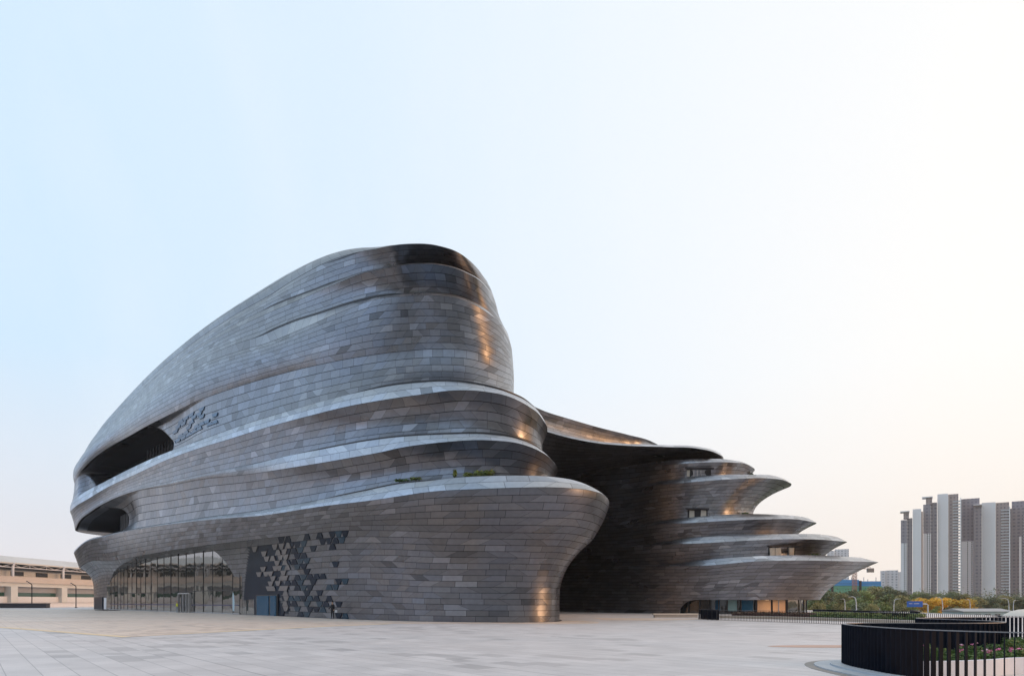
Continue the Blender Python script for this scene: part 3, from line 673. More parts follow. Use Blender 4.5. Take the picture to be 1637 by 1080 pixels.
Rrow('A5', gapA+[(1130, 95.6), (1175, 98.6), (1198, 105)], 1198,
     [(880, 749), (1000, 744.5), (1060, 737), (1115, 733.5), (1171, 735.5), (1190, 739.5), (1198, 743)])
refr = RP['R1']; seg = np.linalg.norm(np.diff(refr.xy, axis=0), axis=1); RU = np.concatenate([[0], np.cumsum(seg)])/1.75
VR = {'G0': 0, 'R1': 15, 'A1': 17, 'B2': 18, 'R2': 23, 'A2': 25, 'B3': 26, 'R3': 31, 'A3': 33, 'B4': 34, 'R4': 45, 'A4': 47, 'B5': 48, 'R5': 52, 'A5': 54}
def Rband(name, a, b, n, g=None, amp=0.0, parent=None, v0=0.0, mask=None, P_=RP, V_=VR, U_=None):
    v = lv(n, v0); Pt = surf(P_[a], P_[b], v, g, amp)
    return Pt, sheet(name, Pt, (RU if U_ is None else U_)[None, :], V_[a]+(V_[b]-V_[a])*v, [M_LEDGE_SHEEN if name == 'ledge' else M_PANEL_FAR], parent or museum, True, mask)
# bottom tier: arch cut at its foot over the ground-floor glazing
vR = lv(34); Pq = surf(RP['G0'], RP['R1'], vR, g_out(2.1)); pxq = CX+F*Pq[..., 0]/Pq[..., 1]
NR = RB.nu_vis
# bottom edge height along the px (z): 0 left of 1086, rising to 1.9 m from 1104 on
rg = RP['G0']; zed = 1.95*np.sqrt(np.clip(1-((1112-np.clip(rg.px, 1086, 1112))/26.0)**2, 0, 1))
zed[NR+30:] *= np.linspace(1, 0, len(zed)-NR-30)**0.5
ztop = RP['R1'].z; v0u = zed/ztop
Pq = np.zeros((34, len(ztop), 3)); VV = np.zeros((34, len(ztop)))
for i, t in enumerate(vR):
    v = v0u+(1-v0u)*t; gg = v**2.1
    Pq[i, :, :2] = rg.xy*(1-gg)[:, None]+RP['R1'].xy*gg[:, None]; Pq[i, :, 2] = ztop*v; VV[i] = 15*v
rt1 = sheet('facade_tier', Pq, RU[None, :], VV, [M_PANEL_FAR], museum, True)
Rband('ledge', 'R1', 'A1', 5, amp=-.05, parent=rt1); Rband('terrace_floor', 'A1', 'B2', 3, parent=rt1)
rt2 = Rband('facade_tier', 'B2', 'R2', 14, g_out(1.7))[1]
Rband('ledge', 'R2', 'A2', 5, amp=-.05, parent=rt2); Rband('terrace_floor', 'A2', 'B3', 3, parent=rt2)
rt3 = Rband('facade_tier', 'B3', 'R3', 14, g_out(1.6))[1]
Rband('ledge', 'R3', 'A3', 5, amp=-.05, parent=rt3); Rband('terrace_floor', 'A3', 'B4', 3, parent=rt3)
rt4 = Rband('facade_tier', 'B4', 'R4', 22, g_out(2.3))[1]
Rband('ledge', 'R4', 'A4', 5, amp=-.05, parent=rt4); Rband('terrace_floor', 'A4', 'B5', 3, parent=rt4)
rt5 = Rband('facade_tier', 'B5', 'R5', 12, g_out(1.4))[1]
Rband('ledge', 'R5', 'A5', 5, amp=-.05, parent=rt5)
a5 = RP['A5']; ring = [(x, y, z-.05) for (x, y), z in zip(a5.xy[::6], a5.z[::6])]
mesh_obj('roof', ring, [tuple(range(len(ring)))], M_PANEL_FAR, rt5)
# ground floor glazing under the right volume
M_GREENISH = plain('pale_green_blind', (0.22, 0.36, 0.36), .5)
M_WARM = plain('warm_timber_lining', (0.50, 0.32, 0.18), 0.6)
gi = inset_rail(rg, 1.2)
def glaze(px0, px1, name, mat, off=0.0, z0=0.0, z1=2.4, n=12, src=gi):
    k0 = int(np.argmax(src.px[:NR] > px0)); k1 = int(np.argmax(src.px[:NR] > px1)) if px1 < src.px[:NR].max() else NR+8
    ks = np.linspace(k0, k1, n).astype(int); xy = src.xy[ks]-src.nin[ks]*off
    v = [(x, y, z0) for x, y in xy]+[(x, y, z1) for x, y in xy]
    return mesh_obj(name, v, [(i, i+1, n+i+1, n+i) for i in range(n-1)], mat, museum, True)
M_GF = glass_mat('ground_floor_glass', (0.02, 0.03, 0.035), 0.05, 1.9)
gf = glaze(1088, 1330, 'ground_glazing', M_GF)
for a_, b_, mt in ((1143, 1150, M_TEAL), (1162.5, 1178, M_GREENISH), (1185, 1203, M_TEAL)):
    q = glaze(a_, b_, 'tinted_pane', mt, 0.08, 0.4, 1.9); q.parent = gf
for a_, b_, mt in ((1209, 1231, M_WARM), (1234, 1254, M_WARM)):
    q = glaze(a_, b_, 'lit_door', plain('door_timber', (0.55, 0.36, 0.22), .4), 0.1, 0, 1.9); q.parent = gf
for p in (1088, 1101, 1118, 1134, 1148, 1162, 1179, 1184, 1207, 1209, 1232, 1243, 1255, 1257, 1278, 1288, 1294):
    k = int(np.argmax(gi.px[:NR] > p)); q = gi.xy[k]-gi.nin[k]*.12
    MB().box((q[0], q[1], 1.1), (.13, .13, 2.2)).build('mullion', M_MULL if p not in (1243, 1278) else M_STEEL, gf)
# windows on the right volume
M_PALEPANEL = plain('pale_window_panel', (0.48, 0.47, 0.42), .5)
def rwin(px0, px1, py0, py1, a, b, gpow, parts, name='window'):
    """box window following the wall between rails a,b; parts: (fraction0, fraction1, material)"""
    A, B = RP[a], RP[b]
    def at(px, py):
        best = None
        for v in np.linspace(0, 1, 60):
            xy = A.xy*(1-v**gpow)+B.xy*(v**gpow); z = A.z*(1-v)+B.z*v; p = CX+F*xy[:NR, 0]/xy[:NR, 1]; k = int(np.argmax(p > px))
            y = HY-F*(z[k]-EYE)/xy[k, 1]
            if best is None or abs(y-py) < best[0]: best = (abs(y-py), xy[k], z[k], A.nin[k])
        return best[1:]
    def slab(q0, q1, r0, r1, o0, o1, mat, nm, parent):
        vs = []
        for (qx, qy) in ((q0, r1), (q1, r1), (q1, r0), (q0, r0)):
            xy, z, nn = at(qx, qy)
            for o_ in (o0, o1): vs.append((xy[0]-nn[0]*o_, xy[1]-nn[1]*o_, z))
        return mesh_obj(nm, vs, [(1, 3, 5, 7), (0, 6, 4, 2), (0, 2, 3, 1), (2, 4, 5, 3), (4, 6, 7, 5), (6, 0, 1, 7)], mat, parent)
    w = slab(px0, px1, py0, py1, -.4, .10, M_DARKIN, name, museum)
    for f0, f1, mt in parts:
        slab(px0+(px1-px0)*f0, px0+(px1-px0)*f1, py0+1.5, py1-0.5, 0.0, .22, mt, 'window_panel' if mt is not M_GF else 'pane', w)
    slab(px0-2, px1+2, py0-1.2, py0+.6, -.1, .7, M_MULL, 'lintel', w)
rwin(1099, 1131, 814.5, 828, 'B4', 'R4', 2.3, [(.1, .34, M_PALEPANEL), (.66, .92, M_PALEPANEL)])
rwin(1228, 1270, 874, 888.5, 'B2', 'R2', 1.7, [(.02, .20, M_PALEPANEL), (.23, .44, M_PALEPANEL), (.74, .92, M_PALEPANEL)])
rwin(1098, 1136, 750.5, 762.5, 'B5', 'R5', 1.4, [(.0, .12, M_PALEPANEL), (.27, .30, M_STEEL), (.42, .45, M_STEEL), (.56, .59, M_STEEL)])

# ---- bridging canopies between the two volumes -------------------------------
CB = Body(8, 5, 420, 90); CP = {}
def Crow(key, Dt, tip, table, first=(856, 905, 955, 1005), h1=(-0.2, 5)):
    st = list(first)+[first[-1]+(tip-first[-1])*f for f in (.33, .66, .89, 1)]; pts = []
    for p in st: D = float(hermite(Dt, p)); pts.append((Xof(p, D), D))
    x8, y8 = pts[-1]; x0, y0 = pts[0]
    pts += [(x8+h1[0], y8+h1[1]), (x8-8, y8+18), (x0+14, 140), (x0+2, 125), (x0-2, y0+12)]
    CP[key] = CB.rail(pts, table, smooth=4)
Crow('B6', [(856, 112), (905, 113), (955, 110), (1005, 106), (1060, 101.5), (1110, 99.5), (1154, 103)], 1154,
     [(856, 775), (905, 768), (955, 757), (990, 748), (1028, 741), (1060, 740), (1154, 737)])
Crow('R6', [(856, 74), (905, 80.5), (955, 86.5), (1005, 91), (1065, 93.5), (1115, 95), (1145, 97.5), (1156, 102)], 1156,
     [(856, 684), (874, 690), (908, 699.5), (956, 708.5), (1004, 712.5), (1065, 714.5), (1115, 717), (1143, 723.5), (1156, 730)])
Crow('A6', [(856, 75.5), (905, 82), (955, 88), (1005, 93), (1065, 95.5), (1115, 97), (1140, 99.5), (1152, 104)], 1152,
     [(856, 681), (874, 687), (908, 696.5), (956, 705.5), (1004, 709.5), (1065, 711.5), (1115, 714), (1143, 720.5), (1152, 725)])
Crow('B7', [(856, 80), (905, 87), (955, 93.5), (1005, 99), (1040, 103), (1052, 108)], 1052,
     [(856, 681), (874, 687), (908, 697), (956, 707), (1004, 711.5), (1052, 714)], first=(856, 905, 945, 985))
Crow('R7', [(856, 79), (905, 86), (955, 92.5), (1005, 98), (1040, 103), (1052, 108)], 1052,
     [(856, 651), (870, 657), (908, 669), (956, 683), (1004, 695), (1040, 705), (1052, 711)], first=(856, 905, 945, 985))
seg = np.linalg.norm(np.diff(CP['R6'].xy, axis=0), axis=1); CU = np.concatenate([[0], np.cumsum(seg)])/1.75
VC = {'B6': 0, 'R6': 12, 'A6': 13, 'B7': 14, 'R7': 19}
can = Rband('bridge_canopy', 'B6', 'R6', 26, g_out(0.75), P_=CP, V_=VC, U_=CU)[1]
Rband('ledge', 'R6', 'A6', 3, parent=can, P_=CP, V_=VC, U_=CU); Rband('terrace_floor', 'A6', 'B7', 3, parent=can, P_=CP, V_=VC, U_=CU)
up7 = Rband('bridge_roof_wall', 'B7', 'R7', 8, amp=.3, P_=CP, V_=VC, U_=CU)[1]
r7 = CP['R7']; ring = [(x, y, z-.02) for (x, y), z in zip(r7.xy[::5], r7.z[::5])]
mesh_obj('roof', ring, [tuple(range(len(ring)))], M_PANEL_FAR, up7)
rw = np.array([[(-16, 114, z), (-6, 117, z), (3, 119.5, z), (12, 120, z)] for z in np.linspace(0, 22.5, 6)], float)
sheet('recess_wall', rw, np.array([[0, 6, 11, 16.]]), np.linspace(0, 30, 6), [M_PANEL_FAR], museum, False)
for o in list(COL.objects):
    if o.parent is museum: o.matrix_parent_inverse = MI

# ================================================================== GROUND
def paving_material(name, rot, base, alt, size=(1.3, 0.65), dark=(0.33, 0.32, 0.325), amount=0.10):
    g = G(name); p = g.n('ShaderNodeMapping'); g.l(g.pos(), p.inputs[0]); p.inputs['Rotation'].default_value = (0, 0, R(rot))
    x, y, _ = g.sep(p.outputs[0]); Y = g.M('DIVIDE', y, size[1]); row = g.M('FLOOR', Y); fy = g.M('SUBTRACT', Y, row)
    X = g.M('ADD', g.M('DIVIDE', x, size[0]), g.M('MULTIPLY', g.M('FLOORED_MODULO', row, 2.0), 0.5)); cx = g.M('FLOOR', X); fx = g.M('SUBTRACT', X, cx)
    w = g.wn(g.comb(cx, row, 2.2)); r = w[0]
    patch = g.noise(g.pos(), 0.09, 3); pm = g.rng(patch, 0.48, 0.62, 0.0, 1.0)
    isd = g.M('MULTIPLY', g.M('LESS_THAN', r, g.M('ADD', g.M('MULTIPLY', pm, amount*3.0), amount*0.3)), 0.55)
    c = g.mix(g.sep(w[1])[1], base, alt); c = g.mix(isd, c, dark)
    st = g.rng(g.noise(g.pos(), 0.6, 5, 0.6), 0.3, 0.7, 0.84, 1.10); c = g.scale(c, st)
    wm = g.rng(g.noise(g.pos(), 0.035, 4, 0.6), 0.42, 0.62, 0.0, 0.45); c = g.mix(wm, c, g.scale(c, 1.0) if False else tuple(min(1, q*w_) for q, w_ in zip(alt, (1.06, 0.98, 0.93))))
    jx = g.M('MINIMUM', fx, g.M('SUBTRACT', 1.0, fx)); jy = g.M('MINIMUM', fy, g.M('SUBTRACT', 1.0, fy))
    j = g.M('MAXIMUM', g.rng(jx, 0.004, 0.009, 0.7, 0.0), g.rng(jy, 0.012, 0.024, 1.0, 0.0))
    big = g.M('DIVIDE', y, 5.2); bf = g.M('FRACT', big); jb = g.rng(g.M('MINIMUM', bf, g.M('SUBTRACT', 1.0, bf)), 0.0035, 0.006, 1.0, 0.0)
    c = g.mix(g.M('MULTIPLY', g.M('MAXIMUM', j, jb), 0.5), c, (0.15, 0.15, 0.155))
    sp = g.rng(g.noise(g.pos(), 25.0, 2), 0.2, 0.8, 0.95, 1.05); c = g.scale(c, sp)
    return g.set(Base_Color=c, Roughness=g.rng(patch, 0.3, 0.7, 0.45, 0.62), IOR=1.45)
M_PLAZA = paving_material('granite_paving', 51.5, (0.55, 0.535, 0.54), (0.62, 0.60, 0.605))
M_TAN = paving_material('tan_granite_paving', 51.5, (0.66, 0.56, 0.49), (0.72, 0.60, 0.50), dark=(0.44, 0.36, 0.31), amount=0.14)
M_EARTH = plain('lower_ground_earth', (0.10, 0.12, 0.06), .95, sc=.05, var=.4)
def flat(name, pts, z, mat, kind='structure'):
    o = mesh_obj(name, [(x, y, z) for x, y in pts], [tuple(range(len(pts)))], mat); o['kind'] = kind; return o
flat('ground', [(-5000, -900), (5000, -900), (5000, 7000), (-5000, 7000)], -5.0, M_EARTH)
plaza_pts = [(-420, -45), (400, -45), (400, 48), (90, 48), (58, 62), (60, 84), (66, 120), (40, 180), (20, 230), (-60, 330), (-420, 480)]
pz = mesh_obj('plaza', [(x, y, 0) for x, y in plaza_pts]+[(x, y, -5.2) for x, y in plaza_pts],
              [tuple(range(11))]+[(i, i+11, (i+1) % 11+11, (i+1) % 11) for i in range(11)], M_PLAZA); pz['kind'] = 'structure'
flat('tan_path', [(-60, 52), (-40, 48.5), (-33, 44), (-18.2, 32), (-15.5, 39), (-12.5, 46), (-9, 51.5), (-2, 52.6), (3.6, 51.0), (6.6, 52.6), (7.2, 56), (6.2, 60), (3.0, 58), (-6, 60), (-18, 71), (-36, 92), (-53, 112), (-95, 156), (-118, 158), (-118, 110)], 0.005, M_TAN)
flat('warm_path', [(8.2, 71), (19, 68), (20.5, 66), (13, 61), (8.5, 62)], 0.005, M_TAN)
arc = [(10.4+1.9*math.cos(t)*1.2, 25.4+0.75*math.sin(t)) for t in np.linspace(0, 2*math.pi, 24, endpoint=False)]
flat('tan_inlay_path', [(x+1.4, y) for x, y in arc], 0.006, plain('tan_inlay', (0.55, 0.36, 0.28), .7))
flat('road', [(64, 150), (400, 120), (900, 160), (900, 176), (400, 134), (62, 166)], -4.99, plain('asphalt', (0.06, 0.06, 0.065), .85))

# ================================================================== PEOPLE
def person(loc, face, coat, legs, hair, label, group=None, hat=None, vest=None, phone=False):
    root = empty('person', loc, label, 'person', group, face)
    bm = bmesh.new(); 
    H = [(0, 0, .95), (0, 0, 1.12), (0, .01, 1.34), (0, .005, 1.46), (0, .02, 1.56), (0, .03, 1.68)]
    rad = [.150, .135, .165, .07, .085, .092]
    vs = [bm.verts.new(p) for p in H]; rr = list(rad)
    for a, b in zip(vs[:-1], vs[1:]): bm.edges.new((a, b))
    def chain(start, pts, rs):
        p = start
        for q, r_ in zip(pts, rs):
            v = bm.verts.new(q); vs.append(v); rr.append(r_); bm.edges.new((p, v)); p = v
        return p
    for s_ in (-1, 1):
        chain(vs[0], [(s_*.09, 0, .88), (s_*.10, .02, .50), (s_*.10, -.02, .10), (s_*.11, .13, .04)], [.098, .062, .042, .040])
        bend = .16 if (phone and s_ == 1) else 0.02
        e = chain(vs[2], [(s_*.17, 0, 1.36), (s_*.22, -.02, 1.12), (s_*.22, .04+bend, .92+bend*.8), (s_*.215, .07+bend*1.2, .86+bend)], [.062, .046, .034, .032])
        base = e.co.copy()
        for k in range(4):
            f0 = base+Vector(((k-1.5)*.004, (k-1.5)*.019, -.035))
            chain(e, [tuple(f0), tuple(f0+Vector((0, .004, -.03))), tuple(f0+Vector((-s_*.008, .008, -.052-(.006 if k in (1, 2) else 0))))], [.011, .009, .008])
        chain(e, [tuple(base+Vector((0, .035, -.008))), tuple(base+Vector((-s_*.004, .048, -.034)))], [.011, .009])
    me = bpy.data.meshes.new('body'); bm.to_mesh(me); bm.free()
    me.materials.append(plain('skin_'+hair[1], (0.42, 0.27, 0.20), .6)); me.materials.append(plain('coat_'+hair[1], coat, .8)); me.materials.append(plain('trousers_'+hair[1], legs, .8))
    o = link(bpy.data.objects.new('body', me), root)
    md = o.modifiers.new('skin', 'SKIN'); sk = me.skin_vertices[0].data if me.skin_vertices else None
    if sk is None:
        bpy.context.view_layer.objects.active = o; o.select_set(True)
    sk = me.skin_vertices[0].data if me.skin_vertices else None
    if sk:
        for i, r_ in enumerate(rr): sk[i].radius = (r_, r_*.78 if i in (0, 1, 2) else r_)
        sk[0].use_root = True
    o.modifiers.new('sub', 'SUBSURF').levels = 1; o.modifiers['sub'].render_levels = 1
    dg = bpy.context.evaluated_depsgraph_get(); ev = o.evaluated_get(dg); nm = bpy.data.meshes.new_from_object(ev)
    o.modifiers.clear(); o.data = nm
    mi_ = []
    for p in nm.polygons:
        c = p.center
        mi_.append(2 if c.z < .93 and abs(c.x) < .18 else (0 if c.z > 1.45 or c.z < .93 else 1))
    nm.polygons.foreach_set('material_index', mi_); nm.polygons.foreach_set('use_smooth', [True]*len(mi_))
    hd = MB()
    for i in range(6):
        for j in range(10):
            pass
    rings = []; v = []
    for i in range(7):
        t = i/6*math.pi*.62
        for j in range(12):
            a = 2*math.pi*j/12; v.append((.094*math.sin(t)*math.cos(a), .012+.104*math.sin(t)*math.sin(a)-.02*(i > 4), 1.665+.105*math.cos(t)))
    f = [(i*12+j, i*12+(j+1) % 12, (i+1)*12+(j+1) % 12, (i+1)*12+j) for i in range(6) for j in range(12)]
    hd.add(v, f)
    hd.build('hair' if hat is None else 'hat', plain('hair_'+hair[1], hat or hair[0], .7), root, True)
    fc = MB(); fc.tube([(0, .105, 1.65), (0, .125, 1.625)], [.010, .014], 6)
    for s_ in (-1, 1): fc.box((s_*.033, .108, 1.665), (.022, .010, .010)); fc.tube([(s_*.092, .02, 1.665), (s_*.100, .01, 1.635)], .014, 6)
    fc.box((0, .108, 1.60), (.045, .010, .008))
    fc.build('face', plain('face_'+hair[1], (0.30, 0.17, 0.13), .6), root)
    if vest:
        vb = MB(); ring_ = [(.95, .165, .13), (1.12, .155, .125), (1.34, .19, .145), (1.43, .12, .10)]; v = []
        for z_, a_, b_ in ring_:
            for j in range(14): t = 2*math.pi*j/14; v.append((a_*math.cos(t), b_*math.sin(t), z_))
        vb.add(v, [(i*14+j, i*14+(j+1) % 14, (i+1)*14+(j+1) % 14, (i+1)*14+j) for i in range(3) for j in range(14)])
        vb.build('safety_vest', plain('vest_'+hair[1], vest, .7), root, True)
    return root
person((Xof(283, 106), 106, 0), R(215), (0.20, 0.22, 0.24), (0.30, 0.34, 0.40), ((0.03, 0.02, 0.02), 'a'), 'person in a yellow hi-vis vest and light trousers standing before the glazed entrance', hat=(0.55, 0.25, 0.12), vest=(0.75, 0.78, 0.10))
pb = person((Xof(531.5, 66.3), 66.3, 0), R(160), (0.010, 0.010, 0.013), (0.012, 0.012, 0.016), ((0.012, 0.010, 0.010), 'b'), 'person in black clothes standing against the panelled wall by the trapezoid panes', phone=True)
bag = empty('shoulder_bag', (Xof(537.5, 66.2), 66.2, 0.0), 'small pale bag held by the person in black', 'bag')
MB().box((0, 0, .74), (.24, .12, .26)).build('pouch', plain('pale_cloth', (0.5, 0.52, 0.55), .8), bag); MB().tube([(-.1, 0, .86), (-.05, 0, 1.02), (.05, 0, 1.02), (.1, 0, .86)], .012, 6).build('strap', M_BLACKMETAL, bag)

# ================================================================== STREET FURNITURE NEAR THE ENTRANCE
c, an, _ = on_glass(190.5, 2.5)
st = empty('banner_stand', (c[0], c[1], 0), 'white upright banner stand at the left end of the glazed entrance', 'banner stand', rz=an+.2)
MB().box((0, 0, 1.35), (.95, .05, 2.3)).build('banner', M_CURT, st); MB().box((0, 0, .06), (1.0, .5, .10)).build('foot', M_MULL, st); MB().tube([(0, .06, .1), (0, .06, 2.5)], .02, 6).build('pole', M_STEEL, st)
c, an, _ = on_glass(382.8, .9)
fl = empty('flag_banner', (c[0], c[1], 0), 'pale blue feather banner at the right end of the glazed entrance', 'banner', rz=an)
MB().tube([(0, 0, 0), (0, 0, 2.4), (.12, 0, 3.1)], [.03, .025, .015], 6).build('pole', M_STEEL, fl)
mesh_obj('cloth', [(.02, -.01, .5), (.62, 0, .45), (.66, .03, 1.6), (.45, .02, 2.5), (.12, 0, 3.05), (.02, -.01, 2.4)], [(0, 1, 2, 3, 4, 5)], plain('pale_blue_cloth', (0.42, 0.55, 0.62), .7), fl)
bx = empty('floor_mat', (Xof(172, 132), 132, 0), 'dark mat lying on the paving right of the far pier', 'mat'); MB().box((0, 0, .05), (4.0, 1.6, .08)).build('mat', M_MULL, bx); MB().box((0, 0, .10), (3.4, 1.1, .02)).build('rib_panel', M_DARKIN, bx)

# bent posts, planter and white wall on the left
def bent_post(px, D, label, h=7.4):
    t = empty('bent_post', (Xof(px, D), D, 0), label, 'post', 'bent black posts along the left edge of the plaza')
    MB().tube([(0, 0, 0), (0, 0, h-1.1), (-.1, 0, h-.85), (-1.45, 0, h)], [.13, .12, .12, .10], 8).build('mast', M_BLACKMETAL, t)
    MB().box((0, 0, .08), (.5, .5, .16)).build('base_plate', M_BLACKMETAL, t); MB().box((-1.3, 0, h-.17), (.6, .22, .10)).build('lamp_head', M_STEEL, t)
bent_post(51, 188, 'bent black post above the dark planter, left of the two'); bent_post(121.5, 192, 'bent black post beside the far pier, right of the two', 7.0)
pl = empty('long_planter', (Xof(30, 186), 186, 0), 'long dark planter box along the left edge of the plaza', 'planter')
MB().box((-10, 0, .62), (36, 1.6, 1.2)).build('box', plain('dark_stone', (0.03, 0.033, 0.045), .6), pl); MB().box((-10, 0, 1.25), (36.3, 1.8, .1)).build('rim', M_BLACKMETAL, pl)
ww = empty('boundary_wall', (-130, 190, 0), 'low white wall between the plaza and the long building', 'wall')
wl = MB()
wl.box2((-149, 150, 0), (-147.6, 380, 1.35)); wl.build('wall', M_WHITE, ww).matrix_parent_inverse = Matrix.Translation((130, -190, 0))
cp_ = MB().box2((-149.2, 150, 1.35), (-147.4, 380, 1.5)).build('coping', M_STEEL, ww); cp_.matrix_parent_inverse = Matrix.Translation((130, -190, 0))

# ================================================================== LONG BUILDING ON THE LEFT
lb = empty('long_building', (-150, 200, 0), 'long low cream building with steel trusses and a tan parapet on the left', 'building')
LBI = Matrix.Translation((150, -200, 0))
def lpart(mb, name, mat, par=lb):
    o = mb.build(name, mat, par)
    if par is lb: o.matrix_parent_inverse = LBI
    return o
Y0, Y1 = 30, 400
lpart(MB().box2((-190, Y0, 0), (-150.6, Y1, 3.3)), 'base_wall', M_WHITE)
lpart(MB().box2((-190, Y0, 3.3), (-152.5, Y1, 11.4)), 'wall', plain('grey_render', (0.48, 0.50, 0.52), .8))
par = lpart(MB().box2((-190, Y0, 7.5), (-149.2, Y1, 9.3)), 'parapet', M_TERRA)
lpart(MB().box2((-190, Y0, 6.3), (-149.8, Y1, 7.497)), 'cream_band', M_CREAM)
lpart(MB().box2((-190, Y0, 11.4), (-151.2, Y1, 12.0)), 'dark_beam', M_MULL)
lpart(MB().add([(-149.6, Y0, 13.5), (-149.6, Y1, 13.5), (-158, Y1, 16.0), (-158, Y0, 16.0), (-149.6, Y0, 13.1), (-149.6, Y1, 13.1), (-190, Y1, 13.0), (-190, Y0, 13.0), (-190, Y1, 16.4), (-190, Y0, 16.4)],
      [(0, 1, 2, 3), (4, 5, 1, 0), (4, 7, 6, 5), (3, 2, 8, 9), (0, 3, 9, 7, 4), (1, 5, 6, 8, 2), (7, 9, 8, 6)]), 'roof', plain('cream_roof', (0.56, 0.56, 0.55), .7, sc=.1))
M_LOUV = plain('grey_louvre', (0.30, 0.31, 0.34), .5); M_GREENG = glass_mat('green_glass', (0.02, 0.07, 0.055), .1, 1.6)
y = 21.0
i = 0
while y < Y1-4:
    if y > Y0:
        lpart(MB().box2((-151.5, y-1.4, 0), (-149.4, y+1.4, 6.297)), 'column', M_CREAM)
        lpart(MB().tube([(-149.9, y, 9.3), (-149.9, y, 12.2), (-149.5, y, 13.4)], .38, 8), 'steel_post', M_WHITE)
        tr = MB()
        n_ = 3
        for k in range(n_):
            a = y+k*23/n_; b = a+23/n_; m_ = (a+b)/2
            tr.tube([(-150.2, a, 13.1), (-150.2, m_, 12.15)], .09, 5); tr.tube([(-150.2, m_, 12.15), (-150.2, b, 13.1)], .09, 5)
            if k: tr.tube([(-150.2, a, 12.1), (-150.2, a, 13.1)], .12, 5)
        tr.tube([(-150.2, y, 12.1), (-150.2, y+23, 12.1)], .14, 6)
        lpart(tr, 'truss', M_WHITE)
        lv_ = lpart(MB().box2((-152.4, y+1.6, 4.55), (-151.2, y+21.4, 6.29)), 'louvre_panel', M_LOUV)
        gw = lpart(MB().box2((-152.4, y+1.6, 3.31), (-151.3, y+21.4, 4.5)), 'window', M_GREENG)
        for k in range(2):
            w0 = y+2.6+k*11
            lpart(MB().box2((-152.6, w0, 9.7), (-152.35, w0+5.4, 11.0)), 'window', M_DARKIN)
    y += 23.0
# the ends of the reflected block turn back in a curve
lpart(MB().box2((-151.0, Y0-1, 12.2), (-150.4, Y1, 12.22)), 'gutter', M_STEEL)

# ================================================================== FOREGROUND RAILING AND PLANTER
def catmull(pts, step):
    P_ = [Vector((*p, 0)) for p in pts]; out = []
    Q = [P_[0]*2-P_[1]]+P_+[P_[-1]*2-P_[-2]]
    for i in range(1, len(Q)-2):
        for k in range(40):
            t = k/40; a, b, c_, d = Q[i-1], Q[i], Q[i+1], Q[i+2]
            out.append(.5*((2*b)+(c_-a)*t+(2*a-5*b+4*c_-d)*t*t+(3*b-a-3*c_+d)*t**3))
    out.append(P_[-1]); res = [out[0]]; acc = 0
    for a, b in zip(out[:-1], out[1:]):
        L_ = (b-a).length; pos_ = 0
        while acc+(L_-pos_) >= step:
            pos_ += step-acc; acc = 0; res.append(a.lerp(b, pos_/L_))
        acc += L_-pos_
    return res
def ribbon(path, w0, w1, z0, z1, name, mat, parent):
    """swept rectangular section; w = offset to the left (+) of travel"""
    n_ = len(path); v = []
    for i, p in enumerate(path):
        d = (path[min(i+1, n_-1)]-path[max(i-1, 0)]).normalized(); nn = Vector((-d.y, d.x, 0))
        for w, z in ((w0, z0), (w1, z0), (w1, z1), (w0, z1)): q = p+nn*w; v.append((q.x, q.y, z))
    f = [(4*i+k, 4*i+(k+1) % 4, 4*(i+1)+(k+1) % 4, 4*(i+1)+k) for i in range(n_-1) for k in range(4)]+[(0, 3, 2, 1), (4*n_-4, 4*n_-3, 4*n_-2, 4*n_-1)]
    return mesh_obj(name, v, f, mat, parent, False)
M_RAILTOP = plain('highlight_rail_top', (0.20, 0.21, 0.23), .4, .3)  # rail top coloured pale to paint in its highlight line
def railing(name, pts, step, th, dep, z0, z1, label, cat, rail_w, dist_sort, part='blade', zb=0.0, railm=None, z_of=None, keep=98):
    root = empty(name, (pts[0][0], pts[0][1], 0), label, cat); inv = Matrix.Translation((-pts[0][0], -pts[0][1], 0))
    path = catmull(pts, step); rest = MB(); items = []
    for i, p in enumerate(path):
        d = (path[min(i+1, len(path)-1)]-path[max(i-1, 0)]).normalized(); a = math.atan2(d.y, d.x)
        vis = 1 if p.y > 4 and -.755 < p.x/p.y < .755 else 1000
        items.append((dist_sort(p)*vis, i, p, a))
    items.sort(key=lambda t: t[0])
    for r_, (_, i, p, a) in enumerate(items):
        if r_ < keep:
            o = MB().box((p.x, p.y, (z0+z1)/2), (th, dep, z1-z0), a).build(part, M_BLACKMETAL, root); o.matrix_parent_inverse = inv
        else: rest.box((p.x, p.y, (z0+z1)/2), (th, dep, z1-z0), a)
    if rest.v: o = rest.build(part, M_BLACKMETAL, root); o['kind'] = 'stuff'; o.matrix_parent_inverse = inv
    fine_ = catmull(pts, .15)
    o = ribbon(fine_, -rail_w/2, rail_w/2, z1, z1+.018, 'top_rail', railm or M_RAILTOP, root); o.matrix_parent_inverse = inv
    if zb is not None:
        o = ribbon(fine_, -rail_w/2, rail_w/2, z0-.02, z0-.001, 'bottom_rail', M_BLACKMETAL, root); o.matrix_parent_inverse = inv
    return root, fine_, inv
ringp = [(17, 11.6), (13, 11.8), (11, 12.15), (9.55, 12.73), (8.66, 13.7), (8.36, 14.9), (8.33, 15.7), (8.38, 16.8), (8.66, 17.8), (9.15, 18.35), (9.9, 18.55), (11.87, 18.35), (13.3, 18.7), (14.1, 19.6), (14.5, 21.0), (14.4, 22.3), (14.15, 23.3), (14.25, 24.0), (14.8, 24.6), (16.5, 25.3), (19, 25.6), (24, 25.2), (30, 24.5)]
ringr, ringf, ringi = railing('blade_railing', ringp, .155, .016, .135, .08, 1.07, 'curved black railing of upright flat blades winding round the foreground flower bed', 'railing', .07,
    lambda p: p.y)
